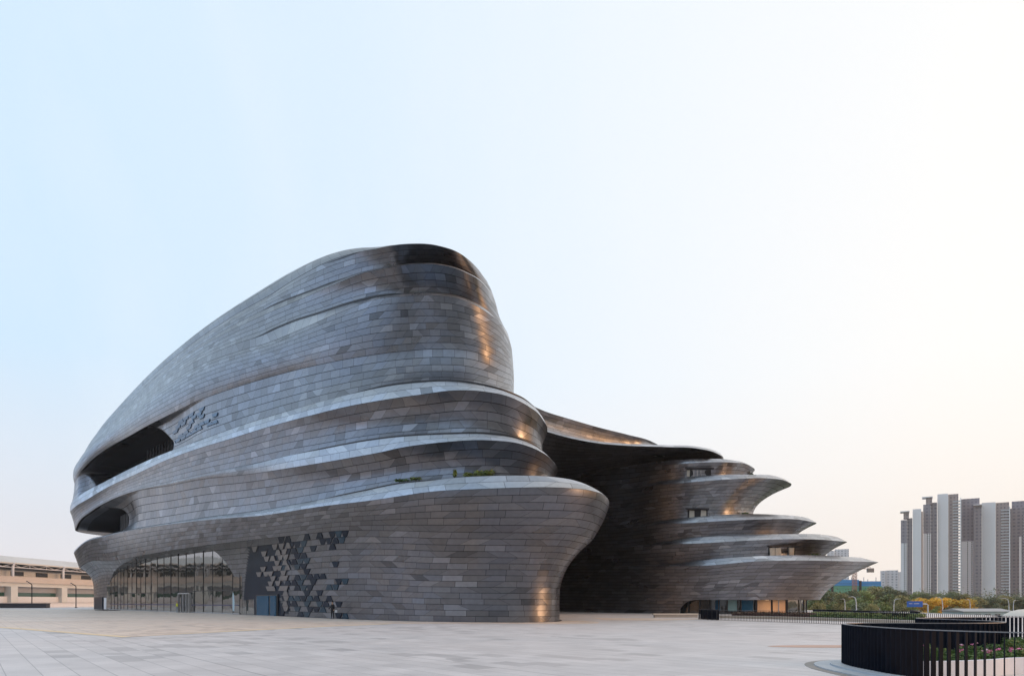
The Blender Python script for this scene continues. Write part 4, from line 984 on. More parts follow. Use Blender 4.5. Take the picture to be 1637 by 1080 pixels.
inf = [p for p in ringf if p.y > 17.2 and p.y < 24.2 and p.x > 8.5]
o = ribbon(inf, -.03, -.015, .08, 1.069, 'infill_panel', M_BLACKMETAL, ringr); o.matrix_parent_inverse = ringi
kerbp = catmull([(9.55, 12.73), (8.66, 13.7), (8.36, 14.9), (8.33, 15.7), (8.38, 16.8), (8.66, 17.8), (9.15, 18.35), (9.9, 18.55), (11.0, 18.45)], .15)
kb = empty('stone_kerb', (8.3, 15.7, 0), 'pale stone kerb in two low curved steps under the black blade railing', 'kerb'); kinv = Matrix.Translation((-8.3, -15.7, 0))
M_KERB = plain('kerb_granite', (0.42, 0.46, 0.50), .5)
kp = catmull([(13, 11.8), (11, 12.15)]+[(9.55, 12.73), (8.66, 13.7), (8.36, 14.9), (8.33, 15.7), (8.38, 16.8), (8.66, 17.8), (9.15, 18.35), (9.9, 18.55), (11.9, 18.35)], .15)
for a_, b_, z_, nm in ((-.35, .12, .075, 'upper_step'), (-.352, .0, .035, 'lower_step')):
    pass
o = ribbon(kp, -.10, .34, 0.0, .078, 'upper_step', M_KERB, kb); o.matrix_parent_inverse = kinv
o = ribbon(kp, .343, .72, 0.0, .036, 'lower_step', M_KERB, kb); o.matrix_parent_inverse = kinv
o = ribbon(kp, .723, .95, 0.0, .010, 'dark_border', plain('dark_border_stone', (0.25, 0.23, 0.21), .6), kb); o.matrix_parent_inverse = kinv
# flip side check: travel runs clockwise seen from above, outside lies to the left
pwp = [(18, 15.9), (14.5, 16.2), (11.8, 15.75), (10.8, 15.25), (9.85, 14.9), (9.2, 14.75), (8.75, 14.75)]
pw = empty('planter_wall', (9.85, 14.9, 0), 'white curved planter wall holding the flower bed behind the black blades', 'planter'); pinv = Matrix.Translation((-9.85, -14.9, 0))
pf = catmull(pwp, .12)
o = ribbon(pf, -.10, .0, 0, .37, 'wall', plain('white_planter_wall', (0.66, 0.69, 0.76), .6), pw); o.matrix_parent_inverse = pinv
bedp = [(x, y) for x, y in pwp]+[(8.7, 16.4), (9.0, 17.5), (9.8, 18.0), (12, 17.7), (14, 18.4), (15.5, 20), (18.5, 20.5)]
o = mesh_obj('soil', [(x, y+.06, .30) for x, y in bedp], [tuple(range(len(bedp)))], plain('soil', (0.05, 0.035, 0.02), .95), pw); o.matrix_parent_inverse = pinv

def leaf_mat(name, c0, c1, c2, sc=.8):
    g = G(name); oi = g.n('ShaderNodeObjectInfo'); n = g.noise(g.pos(), sc, 3); w = g.wn(g.scale(g.V('FLOOR', g.scale(g.pos(), 3.0)), 1.0))[0]
    c = g.mix(g.rng(n, .35, .65, 0, 1), c0, c1); c = g.mix(g.M('MULTIPLY', w, .5), c, c2)
    t = g.rng(oi.outputs['Random'], 0, 1, .8, 1.2); c = g.scale(c, t)
    return g.set(Base_Color=c, Roughness=.6)
M_LEAF = leaf_mat('leaf_green', (0.15, 0.20, 0.06), (0.24, 0.29, 0.09), (0.28, 0.31, 0.12), .15)
M_LEAF2 = leaf_mat('leaf_olive', (0.22, 0.23, 0.08), (0.32, 0.30, 0.12), (0.33, 0.27, 0.13), .15)
M_LEAFD = leaf_mat('leaf_dark', (0.11, 0.145, 0.065), (0.17, 0.20, 0.09), (0.20, 0.22, 0.11), .15)
M_LEAFY = leaf_mat('blossom_yellow', (0.80, 0.45, 0.04), (0.95, 0.60, 0.06), (0.45, 0.38, 0.07), .4)
M_BED = leaf_mat('bed_green', (0.04, 0.09, 0.02), (0.08, 0.15, 0.03), (0.12, 0.20, 0.05), 5)
M_BARK = plain('bark', (0.12, 0.09, 0.07), .9)
def leaves(mb, c, r, n, s, rn, flat_=.7):
    for _ in range(n):
        u = Vector((rn.gauss(0, 1), rn.gauss(0, 1), rn.gauss(0, 1))).normalized()*(rn.random()**.4)
        p = Vector((c[0]+u.x*r[0], c[1]+u.y*r[1], c[2]+u.z*r[2]))
        a = Vector((rn.uniform(-1, 1), rn.uniform(-1, 1), rn.uniform(-.5, .5))).normalized(); b = a.cross(Vector((rn.uniform(-1, 1), rn.uniform(-1, 1), rn.uniform(-1, 1)))).normalized()
        k = s*rn.uniform(.6, 1.3)
        mb.add([p-a*k-b*k*.2, p-a*k*.2-b*k*.6, p+a*k, p-a*k*.2+b*k*.6], [(0, 1, 2, 3)])
# bed plants: each clump a plant
rb = random.Random(5)
PINK = plain('pink_petals', (0.75, 0.22, 0.45), .6); PALE = plain('pale_pink_petals', (0.75, 0.50, 0.60), .6)
bedn = 0
spots = []
for px, D in ((1447, 15.3), (1466, 15.5), (1489, 15.4), (1512, 15.6), (1530, 15.8), (1549, 15.7), (1567, 15.9), (1585, 16.2), (1602, 16.4), (1620, 16.9), (1634, 17.3), (1500, 17.0), (1545, 17.2), (1590, 17.6), (1618, 18.6), (1634, 19.2), (1470, 16.9)):
    spots.append((Xof(px, D), D))
WHERE = ['at the left end of the bed', 'second from the left end of the bed', 'third from the left along the wall', 'left of the bed centre', 'near the bed centre', 'at the bed centre', 'just right of the bed centre', 'right part of the bed', 'before the last dark blades', 'near the right frame edge', 'at the right frame edge', 'in the back row left', 'in the back row middle', 'in the back row right', 'far right behind the bed', 'at the far right corner of the bed', 'in the back row at its left end']
for i, (x, y_) in enumerate(spots):
    fl_ = i in (1, 4, 6, 7, 8, 9, 12)
    t = empty('flowering_plant' if fl_ else 'leafy_plant', (x, y_, .3), ('pink flowering plant ' if fl_ else 'low leafy green plant ')+WHERE[i], 'plant', 'plants in the foreground flower bed')
    mb = MB(); hh = .13+.10*rb.random()+(.07 if i > 12 else 0)
    for q in range(5):
        c_ = (rb.uniform(-.24, .24), rb.uniform(-.18, .18), hh*.6); leaves(mb, c_, (.2, .2, hh*.75), 150, .032, rb)
    mb.build('foliage', M_BED, t)
    if fl_:
        for q in range(rb.randint(3, 5)):
            fb = MB(); cx_, cy_, cz_ = rb.uniform(-.2, .2), rb.uniform(-.15, .05), hh*rb.uniform(1.15, 1.6)
            for k in range(16):
                a = k*2.4; e_ = rb.uniform(-.3, .7); dv = Vector((math.cos(a)*math.cos(e_), math.sin(a)*math.cos(e_), math.sin(e_))); sd_ = Vector((-math.sin(a), math.cos(a), 0))*.018
                p0 = Vector((cx_, cy_, cz_)); fb.add([p0, p0+dv*.03+sd_, p0+dv*.055, p0+dv*.03-sd_], [(0, 1, 2, 3)])
            fb.build('bloom', PINK if rb.random() < .6 else PALE, t)

# ================================================================== MIDDLE DISTANCE: FENCES, HEDGES, PLANTERS
fp = [(Xof(1117, 65.8), 65.8), (Xof(1122, 64.6), 64.6), (Xof(1146, 61.4), 61.4), (Xof(1230, 56), 56), (Xof(1348, 49.3), 49.3), (Xof(1475, 43), 43), (Xof(1580, 37.5), 37.5), (Xof(1637, 34), 34), (32, 32)]
railing('picket_fence', fp, .17, .022, .022, .05, .93, 'thin black picket fence crossing from the right volume towards the foreground railing', 'fence', .04, lambda p: p.y, part='picket')
bp = [(Xof(1118, 65.2), 65.2), (Xof(1147, 61.2), 61.2)]
dk = empty('dark_gate_panel', (bp[0][0], bp[0][1], 0), 'dense dark panel at the left end of the thin picket fence', 'fence panel'); dinv = Matrix.Translation((-bp[0][0], -bp[0][1], 0))
q = [Vector((*bp[0], 0)), Vector((*bp[1], 0))]; o = ribbon(q, .1, .14, .05, .96, 'panel', M_BLACKMETAL, dk); o.matrix_parent_inverse = dinv
for k in range(5): p = q[0].lerp(q[1], k/4); o = MB().box((p.x-.05, p.y, .5), (.06, .06, 1.0)).build('post', M_MULL, dk); o.matrix_parent_inverse = dinv
f3 = [(Xof(1300, 80), 80), (Xof(1360, 70), 70), (Xof(1420, 64), 64), (Xof(1458, 61.5), 61.5), (Xof(1469, 62.5), 62.5), (Xof(1468, 66), 66), (Xof(1455, 72), 72)]
railing('blade_railing', f3, .2, .02, .12, -.2, .80, 'distant curved black blade railing behind the hedges', 'railing', .08, lambda p: p.y, keep=98)
# planted terraces between the fence and the right volume
def mound(name, px0, px1, D0, D1, z, label, mat, lm, n, s_):
    cx_, cy_ = Xof((px0+px1)/2, (D0+D1)/2), (D0+D1)/2
    t = empty(name, (cx_, cy_, 0), label, 'hedge'); inv = Matrix.Translation((-cx_, -cy_, 0))
    a, b, c_, d = (Xof(px0, D0), D0), (Xof(px1, D1), D1), (Xof(px1, D1)+1.2, D1+2.2), (Xof(px0, D0)+1.2, D0+2.2)
    mb = MB(); mb.add([(*a, 0), (*b, 0), (*c_, 0), (*d, 0), (*a, z*.7), (*b, z*.7), (*c_, z*.7), (*d, z*.7)], [(0, 1, 5, 4), (1, 2, 6, 5), (2, 3, 7, 6), (3, 0, 4, 7), (4, 5, 6, 7)])
    o = mb.build('stems', mat, t); o.matrix_parent_inverse = inv
    lb_ = MB(); rn = random.Random(n)
    for k in range(n):
        f1_, f2_ = rn.random(), rn.random(); x = a[0]+(b[0]-a[0])*f1_+1.2*f2_; y_ = a[1]+(b[1]-a[1])*f1_+2.2*f2_
        leaves(lb_, (x, y_, z*.85), (.25, .25, z*.35), 1, s_, rn)
    o = lb_.build('foliage', lm, t); o.matrix_parent_inverse = inv; return t
M_HCORE = plain('hedge_core', (0.03, 0.05, 0.02), .9)
mound('hedge', 1296, 1470, 66, 52.5, .36, 'long clipped green hedge behind the thin picket fence', M_HCORE, M_BED, 5000, .10)
mound('hedge', 1300, 1478, 74, 60, .50, 'taller green hedge in the row behind, below the distant railing', M_HCORE, M_LEAF, 6500, .12)
mound('hedge', 1170, 1300, 74, 66, .5, 'reddish brown hedge before the ground floor windows', plain('red_core', (0.08, 0.04, 0.03), .9), leaf_mat('leaf_red', (0.12, 0.06, 0.05), (0.18, 0.10, 0.08), (0.08, 0.10, 0.04), .5), 4000, .10)
tw = empty('terrace_wall', (Xof(1230, 70), 70, 0), 'low beige stone terrace wall behind the thin picket fence', 'wall'); tinv = Matrix.Translation((-Xof(1230, 70), -70, 0))
q = catmull([(Xof(1150, 70), 70), (Xof(1230, 66), 66), (Xof(1320, 60), 60), (Xof(1420, 53.5), 53.5), (Xof(1480, 50), 50)], .5)
o = ribbon(q, 0, .35, 0, .22, 'wall', plain('beige_stone', (0.55, 0.45, 0.36), .8), tw); o.matrix_parent_inverse = tinv
o = ribbon(q, -.04, .39, .221, .27, 'coping', plain('pale_stone', (0.62, 0.57, 0.50), .7), tw); o.matrix_parent_inverse = tinv
for k, (px0, px1, D) in enumerate(((1044, 1117, 73),)):
    t = empty('stone_bench', (Xof(1080, D), D, 0), 'long low pale stone bench before the dark recess of the museum', 'bench')
    L_ = (px1-px0)/F*D; MB().box((0, 0, .36), (L_, .9, .12)).build('seat', plain('bench_stone', (0.62, 0.55, 0.47), .7), t); MB().box((0, 0, .15), (L_-.3, .6, .30)).build('base', plain('bench_base', (0.45, 0.40, 0.35), .8), t)

# terrace plants on the museum
def shrub(loc, w, h, label, mat=M_BED, n=90, s_=.12):
    t = empty('terrace_shrub', loc, label, 'shrub', 'shrubs growing on the museum terraces'); mb = MB(); rn = random.Random(int(loc[0]*100)+int(loc[2]*10))
    for q in range(4): leaves(mb, (rn.uniform(-w, w)*.5, rn.uniform(-.2, .2), h*.5), (w*.4, .3, h*.55), n, s_, rn)
    mb.build('foliage', mat, t)
    st_ = MB()
    for q in range(4): x = rn.uniform(-w, w)*.4; st_.tube([(x, 0, -.3), (x+rn.uniform(-.1, .1), 0, h*.6)], [.03, .015], 5)
    st_.build('stem', M_BARK, t)
ra = LP['B2']
for px, w, h, lab in ((648, 1.0, .22, 'low green shrub leftmost on the lowest nose terrace'), (672, .9, .2, 'low green shrub second from left on the lowest nose terrace'), (729, .3, .6, 'small upright shrub alone in the middle of the lowest nose terrace'), (752, .8, .32, 'small shrub left of the bright one on the lowest nose terrace'), (768, .8, .5, 'bright yellow green shrub near the nose of the lowest terrace'), (784, .7, .5, 'rightmost yellow green shrub on the lowest nose terrace')):
    k = int(np.argmax(ra.px[:NVIS] > px)); q = ra.xy[k]-ra.nin[k]*.35; shrub((q[0], q[1], ra.z[k]+.22), w, h, lab, leaf_mat('terrace_leaf', (0.10, 0.16, 0.03), (0.20, 0.26, 0.05), (0.25, 0.28, 0.08), 3) if w != 1.0 else M_BED, 60, .09)
for key, px, w, lab in (('B2', 1290, 1.6, 'green shrub by the tip of the lowest right ledge'), ('B5', 1226, .8, 'tiny shrub on the fourth right ledge beside its tip'), ('B4', 1185, 1.0, 'low shrub under the highlight of the right volume')):
    a = RP[key]; k = int(np.argmax(a.px[:NR] > min(px, a.px[:NR].max()-1))); q = a.xy[k]-a.nin[k]*.5; shrub((q[0], q[1], a.z[k]+.15), w, .45, lab, M_BED, 60, .09)

# ================================================================== TREES
def tree_proto(seed, h, cw, mat, kind):
    rn = random.Random(seed); t = bpy.data.objects.new(kind, None); link(t)
    tb = MB(); tb.tube([(0, 0, -.3), (rn.uniform(-.1, .1), 0, h*.25), (rn.uniform(-.3, .3), .1, h*.55)], [.26, .2, .1], 7)
    cb = MB(); ncl = 16
    for k in range(ncl):
        a = rn.uniform(0, 6.28); rr_ = cw*rn.random()**.6*.72; z = h*rn.uniform(.36, .90); top = 1-abs(z/h-.6)*1.1
        c_ = (math.cos(a)*rr_*top, math.sin(a)*rr_*top, z); r_ = cw*rn.uniform(.26, .42)
        leaves(cb, c_, (r_, r_, r_*.68), 330, .19, rn)
        if k % 2 == 0: tb.tube([(0, 0, h*.3), (c_[0]*.5, c_[1]*.5, (z+h*.3)/2), c_], [.11, .07, .03], 5)
    tb.build('trunk', M_BARK, t); cb.build('crown', mat, t); return t
def copy_tree(o):
    c_ = o.copy(); COL.objects.link(c_)
    for ch in o.children:
        d = ch.copy(); COL.objects.link(d); d.parent = c_
        for g_ in ch.children: e_ = g_.copy(); COL.objects.link(e_); e_.parent = d
    return c_
protos = {'g': tree_proto(1, 9, 4.2, M_LEAF, 'broadleaf_tree'), 'd': tree_proto(2, 9, 4.6, M_LEAFD, 'broadleaf_tree'), 'o': tree_proto(3, 9, 4.0, M_LEAF2, 'broadleaf_tree'), 'y': tree_proto(4, 9, 4.4, M_LEAFY, 'yellow_blossom_tree')}
used_p = set()
# px, y of the top, distance, kind, distinguishing words
T = [(1303, 953, 190, 'g', 'dark green tree just right of the lowest museum ledge'), (1322, 947, 260, 'd', 'dark tree below the left end of the netted building site'), (1344, 950, 240, 'o', 'olive tree under the crane mast'), (1362, 946, 280, 'd', 'dark crown behind the olive tree under the crane'), (1380, 947, 230, 'g', 'bright green tree in front of the netting'), (1398, 940, 300, 'o', 'tall olive tree against the green netting'), (1415, 940, 310, 'd', 'dark tree before the pale slab block'), (1428, 944, 290, 'd', 'dark tree right of the pale slab block'),
     (1412, 953, 200, 'g', 'green tree left of the third street lamp'), (1440, 954, 210, 'o', 'olive tree right of the third street lamp'), (1458, 949, 300, 'g', 'green tree at the foot of the leftmost brown tower'), (1478, 949, 320, 'd', 'dark tree at the foot of the second white slab'), (1500, 951, 320, 'g', 'green tree at the foot of the tallest white slab'), (1522, 948, 330, 'd', 'dark tree below the striped balconies'), (1541, 951, 330, 'o', 'olive tree at the foot of the half white tower'), (1562, 956, 260, 'o', 'brownish tree right of the yellow blossom'), (1584, 957, 270, 'd', 'dark low tree below the wide white slab'), (1606, 954, 280, 'o', 'brownish tree behind the pale blue shed'), (1626, 956, 280, 'd', 'dark tree above the white tent'), (1645, 955, 280, 'g', 'green tree cut by the right frame edge'),
     (1308, 966, 140, 'o', 'low olive tree beside the glazed ground floor corner'), (1326, 965, 150, 'g', 'low green tree left of the first street lamp'), (1341, 968, 140, 'o', 'low olive tree between the first two lamps'), (1358, 966, 150, 'g', 'low bright tree right of the second lamp'), (1377, 966, 150, 'd', 'low dark tree in front of the white cabin'), (1395, 968, 140, 'o', 'low olive tree right of the white cabin'), (1418, 966, 150, 'g', 'low bright green tree left of the blue road sign'), (1440, 967, 160, 'o', 'low olive tree under the blue road sign'), (1458, 969, 150, 'g', 'low green tree left of the yellow blossom'),
     (1483, 962, 165, 'y', 'leftmost of the yellow blossoming trees'), (1506, 961, 165, 'y', 'middle one of the yellow blossoming trees'), (1534, 963, 160, 'y', 'rightmost of the yellow blossoming trees'), (1498, 972, 140, 'g', 'low green tree under the left yellow blossom'), (1530, 972, 140, 'o', 'low green tree under the right yellow blossom')]
rt = random.Random(11)
for px, yt, D, k, lab in T:
    z = EYE+(HY-yt)/F*D; h = z+5.0
    t = protos[k] if k not in used_p else copy_tree(protos[k]); used_p.add(k)
    t.location = (Xof(px, D), D, -5.0); s_ = h/7.9; wide = {140: .8, 150: .8}.get(D, 1.0)*rt.uniform(.9, 1.15)
    t.scale = (s_*wide, s_*wide, s_); t.rotation_euler = (0, 0, rt.uniform(0, 6.28))
    tag(t, lab, 'tree', 'yellow blossoming trees' if k == 'y' else 'trees between the plaza and the towers')
# far wood behind, one mass
fw = MB(); rn = random.Random(9)
for k in range(90):
    D = rn.uniform(360, 420); px = 1290+k*4.6+rn.uniform(-3, 3); r_ = rn.uniform(5, 8); leaves(fw, (Xof(px, D), D, -5+r_*.8), (r_, r_*.7, r_*rn.uniform(.9, 1.3)), 260, .45, rn)
o = fw.build('far_wood', M_LEAFD); o['kind'] = 'stuff'; tag(o, 'distant dark band of trees at the foot of the towers', 'wood')

# ================================================================== STREET LAMPS, SIGN, SHEDS
def lamp(px, yt, D, arm, lab):
    arm *= .45
    h = EYE+(HY-yt)/F*D+5.0
    t = empty('street_lamp', (Xof(px, D), D, -5), lab, 'street lamp', 'street lamps along the road')
    MB().tube([(0, 0, 0), (0, 0, h*.82), (arm*.15, 0, h*.96), (arm*.6, 0, h), (arm, 0, h)], [.10, .075, .07, .055, .05], 6).build('mast', M_WHITE, t)
    MB().box((arm*1.15, 0, h-.03), (.7, .22, .09)).build('lamp_head', M_STEEL, t); MB().box((0, 0, .2), (.4, .4, .4)).build('base', M_STEEL, t)
lamp(1351, 957, 135, -1.0, 'white street lamp nearest the museum'); lamp(1369, 953.5, 125, -2.2, 'taller white street lamp, second from the museum'); lamp(1429, 957, 140, 2.0, 'white street lamp left of the blue road sign')
lamp(1507, 955, 130, -2.2, 'white street lamp rising through the yellow blossom'); lamp(1551, 958, 150, -1.5, 'white street lamp beside the pale blue shed'); lamp(1613, 956, 140, -3.0, 'white street lamp behind the right end of the pale blue shed'); lamp(1620, 959, 150, 1.2, 'thin street lamp before the rightmost tower')
sg = empty('road_sign', (Xof(1483.5, 130), 130, -5), 'blue road sign on a white cantilever post left of the yellow trees', 'road sign')
MB().tube([(0, 0, 0), (0, 0, 6.1), (-.3, 0, 6.25), (-3, 0, 6.3)], .12, 7).build('post', M_WHITE, sg)
o = MB().box((-2.6, -.15, 6.25), (3.0, .08, 1.1)).build('panel', plain('blue_sign', (0.02, 0.13, 0.55), .5), sg)
for k, (x, w) in enumerate(((-3.4, .6), (-2.3, 1.0))): MB().box((x, -.20, 6.35), (w, .02, .10)).build('lettering', M_WHITE, o)
cbn = empty('white_cabin', (Xof(1384, 170), 170, -5), 'small white cabin among the trees', 'cabin'); MB().box((0, 0, 2.6), (5, 4, 5.2)).build('wall', M_WHITE, cbn); MB().box((0, 0, 5.3), (5.4, 4.4, .2)).build('roof', M_STEEL, cbn); MB().box((0, -2.03, 3.4), (1.2, .08, 1.0)).build('window', M_DARKIN, cbn)
D = 118; x0, x1 = Xof(1541, D), Xof(1617, D)
shd = empty('blue_shed', ((x0+x1)/2, D, -5), 'long pale blue site shed with small dark windows', 'shed')
L_ = x1-x0; M_PB = plain('pale_blue_sheet', (0.42, 0.55, 0.60), .6)
MB().box((0, 3, 2.5), (L_, 6, 5.0)).build('wall', M_PB, shd)
MB().add([(-L_/2-.3, -.4, 5.02), (L_/2+.3, -.4, 5.02), (L_/2+.3, 3, 5.5), (-L_/2-.3, 3, 5.5), (L_/2+.3, 6.4, 5.02), (-L_/2-.3, 6.4, 5.02)], [(0, 1, 2, 3), (3, 2, 4, 5), (0, 3, 5), (1, 4, 2)]).build('roof', plain('grey_sheet_roof', (0.35, 0.36, 0.38), .6), shd)
for px in (1564, 1579, 1594.5, 1611): w = MB().box((Xof(px, D)-(x0+x1)/2, -.04, 4.15), (.9, .1, .8)).build('window', M_DARKIN, shd); MB().box((Xof(px, D)-(x0+x1)/2, -.11, 4.15), (.06, .05, .8)).build('frame', M_WHITE, w)
D = 112; tn = empty('white_tent', (Xof(1640, D), D, -5), 'white dome tent at the right frame edge', 'tent')
v = []; f = []
for i in range(7):
    t_ = i/6*math.pi/2
    for j in range(20): a = 2*math.pi*j/20; v.append((4*math.cos(t_)*math.cos(a)*1.0, 4*math.cos(t_)*math.sin(a), 2.6+2.9*math.sin(t_)))
f = [(i*20+j, i*20+(j+1) % 20, (i+1)*20+(j+1) % 20, (i+1)*20+j) for i in range(6) for j in range(20)]
mesh_obj('canopy', v, f, plain('tent_cloth', (0.72, 0.66, 0.58), .8), tn, True); MB().tube([(0, 0, 0), (0, 0, 2.6)], [4, 4], 20).build('wall', plain('tent_wall', (0.68, 0.64, 0.60), .8), tn, True)

# ================================================================== BUILDING SITE WITH CRANE
def net_mat(name, c1, c2, fh):
    g = G(name); x, y_, z = g.sep(g.pos()); fr = g.M('FRACT', g.M('DIVIDE', z, fh)); k = g.rng(fr, .06, .12, 0., 1.); n = g.noise(g.pos(), .12, 4)
    return g.set(Base_Color=g.mix(k, tuple(q*.6 for q in c1), g.mix(n, c1, c2)), Roughness=.8)
D = 420; bsx = Xof(1360, D)
bs = empty('building_site', (bsx, D, -5), 'unfinished block wrapped in green and blue safety netting', 'building')
def zt(y_, D): return EYE+(HY-y_)/F*D+5
M_GN = net_mat('green_netting', (0.09, 0.36, 0.26), (0.16, 0.46, 0.33), 3.2); M_BN = net_mat('blue_netting', (0.04, 0.26, 0.66), (0.08, 0.36, 0.76), 3.2)
def bpx(px0, px1, yb, yt, dy, name, mat, par=bs, dep=18):
    a, b = Xof(px0, D)-bsx, Xof(px1, D)-bsx
    return MB().box2((a, dy, 0 if yb is None else zt(yb, D)), (b, dy+dep, zt(yt, D))).build(name, mat, par)
bpx(1296, 1376, None, 936, 0, 'green_netting', M_GN); bpx(1376.3, 1416, None, 936.5, 4, 'green_netting', M_GN)
bpx(1296, 1373, 936, 926.5, -.3, 'blue_netting', M_BN); bpx(1376.5, 1414, 936.5, 928.5, 3.8, 'blue_netting', M_BN)
for px in (1330, 1374.8): bpx(px-1.6, px+1.6, None, 928, -.8, 'stair_shaft', M_MULL, dep=5)
for k in range(16):
    px = 1310+k*6.6; bpx(px-.25, px+.25, 930, 922+3*(k % 3), 6, 'rebar_column', M_STEEL, dep=.5)
cr = empty('tower_crane', (Xof(1366, 400), 400, -5), 'reddish tower crane rising over the netted block', 'crane')
M_CR = plain('crane_red', (0.35, 0.16, 0.12), .6); hm = zt(909, 400)
mb = MB()
for sx in (-.9, .9):
    for sy in (-.9, .9): mb.tube([(sx, sy, 0), (sx, sy, hm)], .16, 4)
k = 0
while k*1.8 < hm-1.8:
    z = k*1.8
    for sy in (-.9, .9): mb.tube([(-.9, sy, z), (.9, sy, z+1.8)], .09, 4); mb.tube([(-.9, sy, z), (.9, sy, z)], .09, 4)
    for sx in (-.9, .9): mb.tube([(sx, -.9, z), (sx, .9, z+1.8)], .09, 4)
    k += 1
mb.build('mast', M_CR, cr)
jb = MB(); 
for sy in (-.6, .6): jb.tube([(-26, sy, hm), (11, sy, hm)], .12, 4)
jb.tube([(-26, 0, hm+1.1), (9, 0, hm+1.1)], .12, 4)
for k in range(24): x = -26+k*1.5; jb.tube([(x, -.6, hm), (x+.75, 0, hm+1.1), (x+1.5, .6, hm)], .07, 4)
jb.build('jib', M_CR, cr); MB().box((9.3, 0, hm-.9), (3.6, 1.6, 2.4)).build('counterweight', plain('counterweight_grey', (0.25, 0.23, 0.22), .8), cr)
MB().tube([(0, 0, hm), (0, 0, hm+4.5)], [.5, .1], 4).build('tower_head', M_CR, cr); MB().box((1.2, -.9, hm-1.0), (1.2, 1.2, 1.6)).build('cab', M_WHITE, cr)

# ================================================================== APARTMENT TOWERS
def win_mat(name, wall, win, fh, bay, wfrac=.55, axis=0):
    """far facade with rows of windows; one floor = fh metres"""
    g = G(name); x, y_, z = g.sep(g.obj()); h = g.M('ADD', x, y_)
    fz = g.M('FRACT', g.M('DIVIDE', z, fh)); fx = g.M('FRACT', g.M('DIVIDE', h, bay))
    a = g.M('MULTIPLY', g.M('GREATER_THAN', fz, .3), g.M('LESS_THAN', fz, .8)); b = g.M('LESS_THAN', fx, wfrac); w = g.wn(g.comb(g.M('FLOOR', g.M('DIVIDE', h, bay)), g.M('FLOOR', g.M('DIVIDE', z, fh)), 1.0))[0]
    return g.set(Base_Color=g.mix(g.M('MULTIPLY', g.M('MULTIPLY', a, b), g.rng(w, 0, 1, .5, 1)), wall, win), Roughness=.6)
M_BROWN = win_mat('brown_facade', (0.30, 0.275, 0.30), (0.12, 0.12, 0.16), 3.1, 3.3); M_BROWNL = win_mat('brown_side', (0.42, 0.34, 0.33), (0.17, 0.15, 0.17), 3.1, 2.6, .4)
M_GREYF = win_mat('grey_facade', (0.31, 0.29, 0.33), (0.15, 0.15, 0.19), 3.1, 3.0, .5); M_SLAB = plain('white_slab', (0.90, 0.89, 0.92), .8, sc=.05, var=.05); M_PALE = plain('pale_tower_wall', (0.84, 0.83, 0.87), .8, sc=.05, var=.06)
TD = 620
def tower(name, px0, px1, lab, pieces, D=TD, balc=None, wins=None, crown=None, turn=0.0):
    cx_ = Xof((px0+px1)/2, D); th_ = math.atan2(cx_, D); t = empty(name, (cx_, D, -5), lab, 'apartment tower', 'apartment towers on the right', -th_)
    ct = math.cos(th_); Xo = lambda q, D_: cx_+(Xof(q, D_)-cx_)*ct
    for (a, b, yt, dy, dep, mat, nm) in pieces:
        MB().box2((Xo(a, D)-cx_, dy, 0), (Xo(b, D)-cx_, dy+dep, zt(yt, D))).build(nm, mat, t)
    if balc:
        a, b, yt, yb, dy, n_, mat = balc; z0, z1 = zt(yb, D), zt(yt, D)
        xa, xb = Xo(a, D)-cx_, Xo(b, D)-cx_
        for k in range(n_):
            z = z0+(z1-z0)*k/n_; bo = MB().box2((xa, dy-1.6, z), (xb, dy, z+.35)).build('balcony', mat, t)
            MB().box2((xa, dy-1.6, z+.36), (xb, dy-1.5, z+1.2)).build('railing', M_GN if False else plainrail, bo)
        MB().box2((xb, dy-1.8, 0), (xb+.7, dy, z1+1)).build('end_fin', mat, t)
    if wins:
        a, b, yt, yb, dy, n_, cols = wins; z0, z1 = zt(yb, D), zt(yt, D)
        for k in range(n_):
            z = z0+(z1-z0)*(k+.3)/n_
            for fx in cols: x = Xo(a+(b-a)*fx, D)-cx_; MB().box2((x-.33, dy-.12, z), (x+.33, dy+.05, z+1.1)).build('window', M_DARKIN, t)
    if crown:
        a, b, yt, yb = crown; xa, xb = Xo(a, D)-cx_, Xo(b, D)-cx_; z1 = zt(yt, D); z0 = zt(yb, D)
        c_ = MB().box2((xa, -2, z1-.8), (xb, 10, z1)).build('roof_canopy', M_PALE, t)
        cf = MB()
        cf.box2((xa+(xb-xa)*.36, 0, z0-.5), (xb-.4, 8, z1-.81))
        cf.build('canopy_wall', M_BROWNL, c_)
plainrail = plain('glass_rail', (0.45, 0.46, 0.48), .4)
tower('apartment_tower', 1440, 1458, 'narrow brown tower at the left end of the group, white below', [(1440, 1450, 831, 0, 14, M_GREYF, 'wall'), (1450.2, 1458.5, 828, 3, 16, M_BROWN, 'side_wall'), (1440.3, 1450, 868, -.6, .55, M_PALE, 'white_lower_wall')], wins=(1440.3, 1450, 868, 952, -.6, 26, (.55, .85)), crown=(1439, 1454, 817, 828))
tower('apartment_tower', 1458, 1473, 'narrow windowless white slab, second from the left', [(1459, 1472.6, 814, -2, 16, M_SLAB, 'wall'), (1472.8, 1475.4, 818, 0, 12, M_BROWNL, 'side_wall')])
tower('apartment_tower', 1475, 1498, 'brown tower with a flat roof canopy left of the tallest white slab', [(1475.8, 1488, 806, 0, 14, M_GREYF, 'wall'), (1488.2, 1498, 803, 3, 16, M_BROWN, 'side_wall'), (1476, 1488, 852.5, -.6, .55, M_PALE, 'white_lower_wall')], wins=(1476, 1488, 852.5, 953, -.6, 31, (.55, .85)), crown=(1474, 1491, 794, 805))
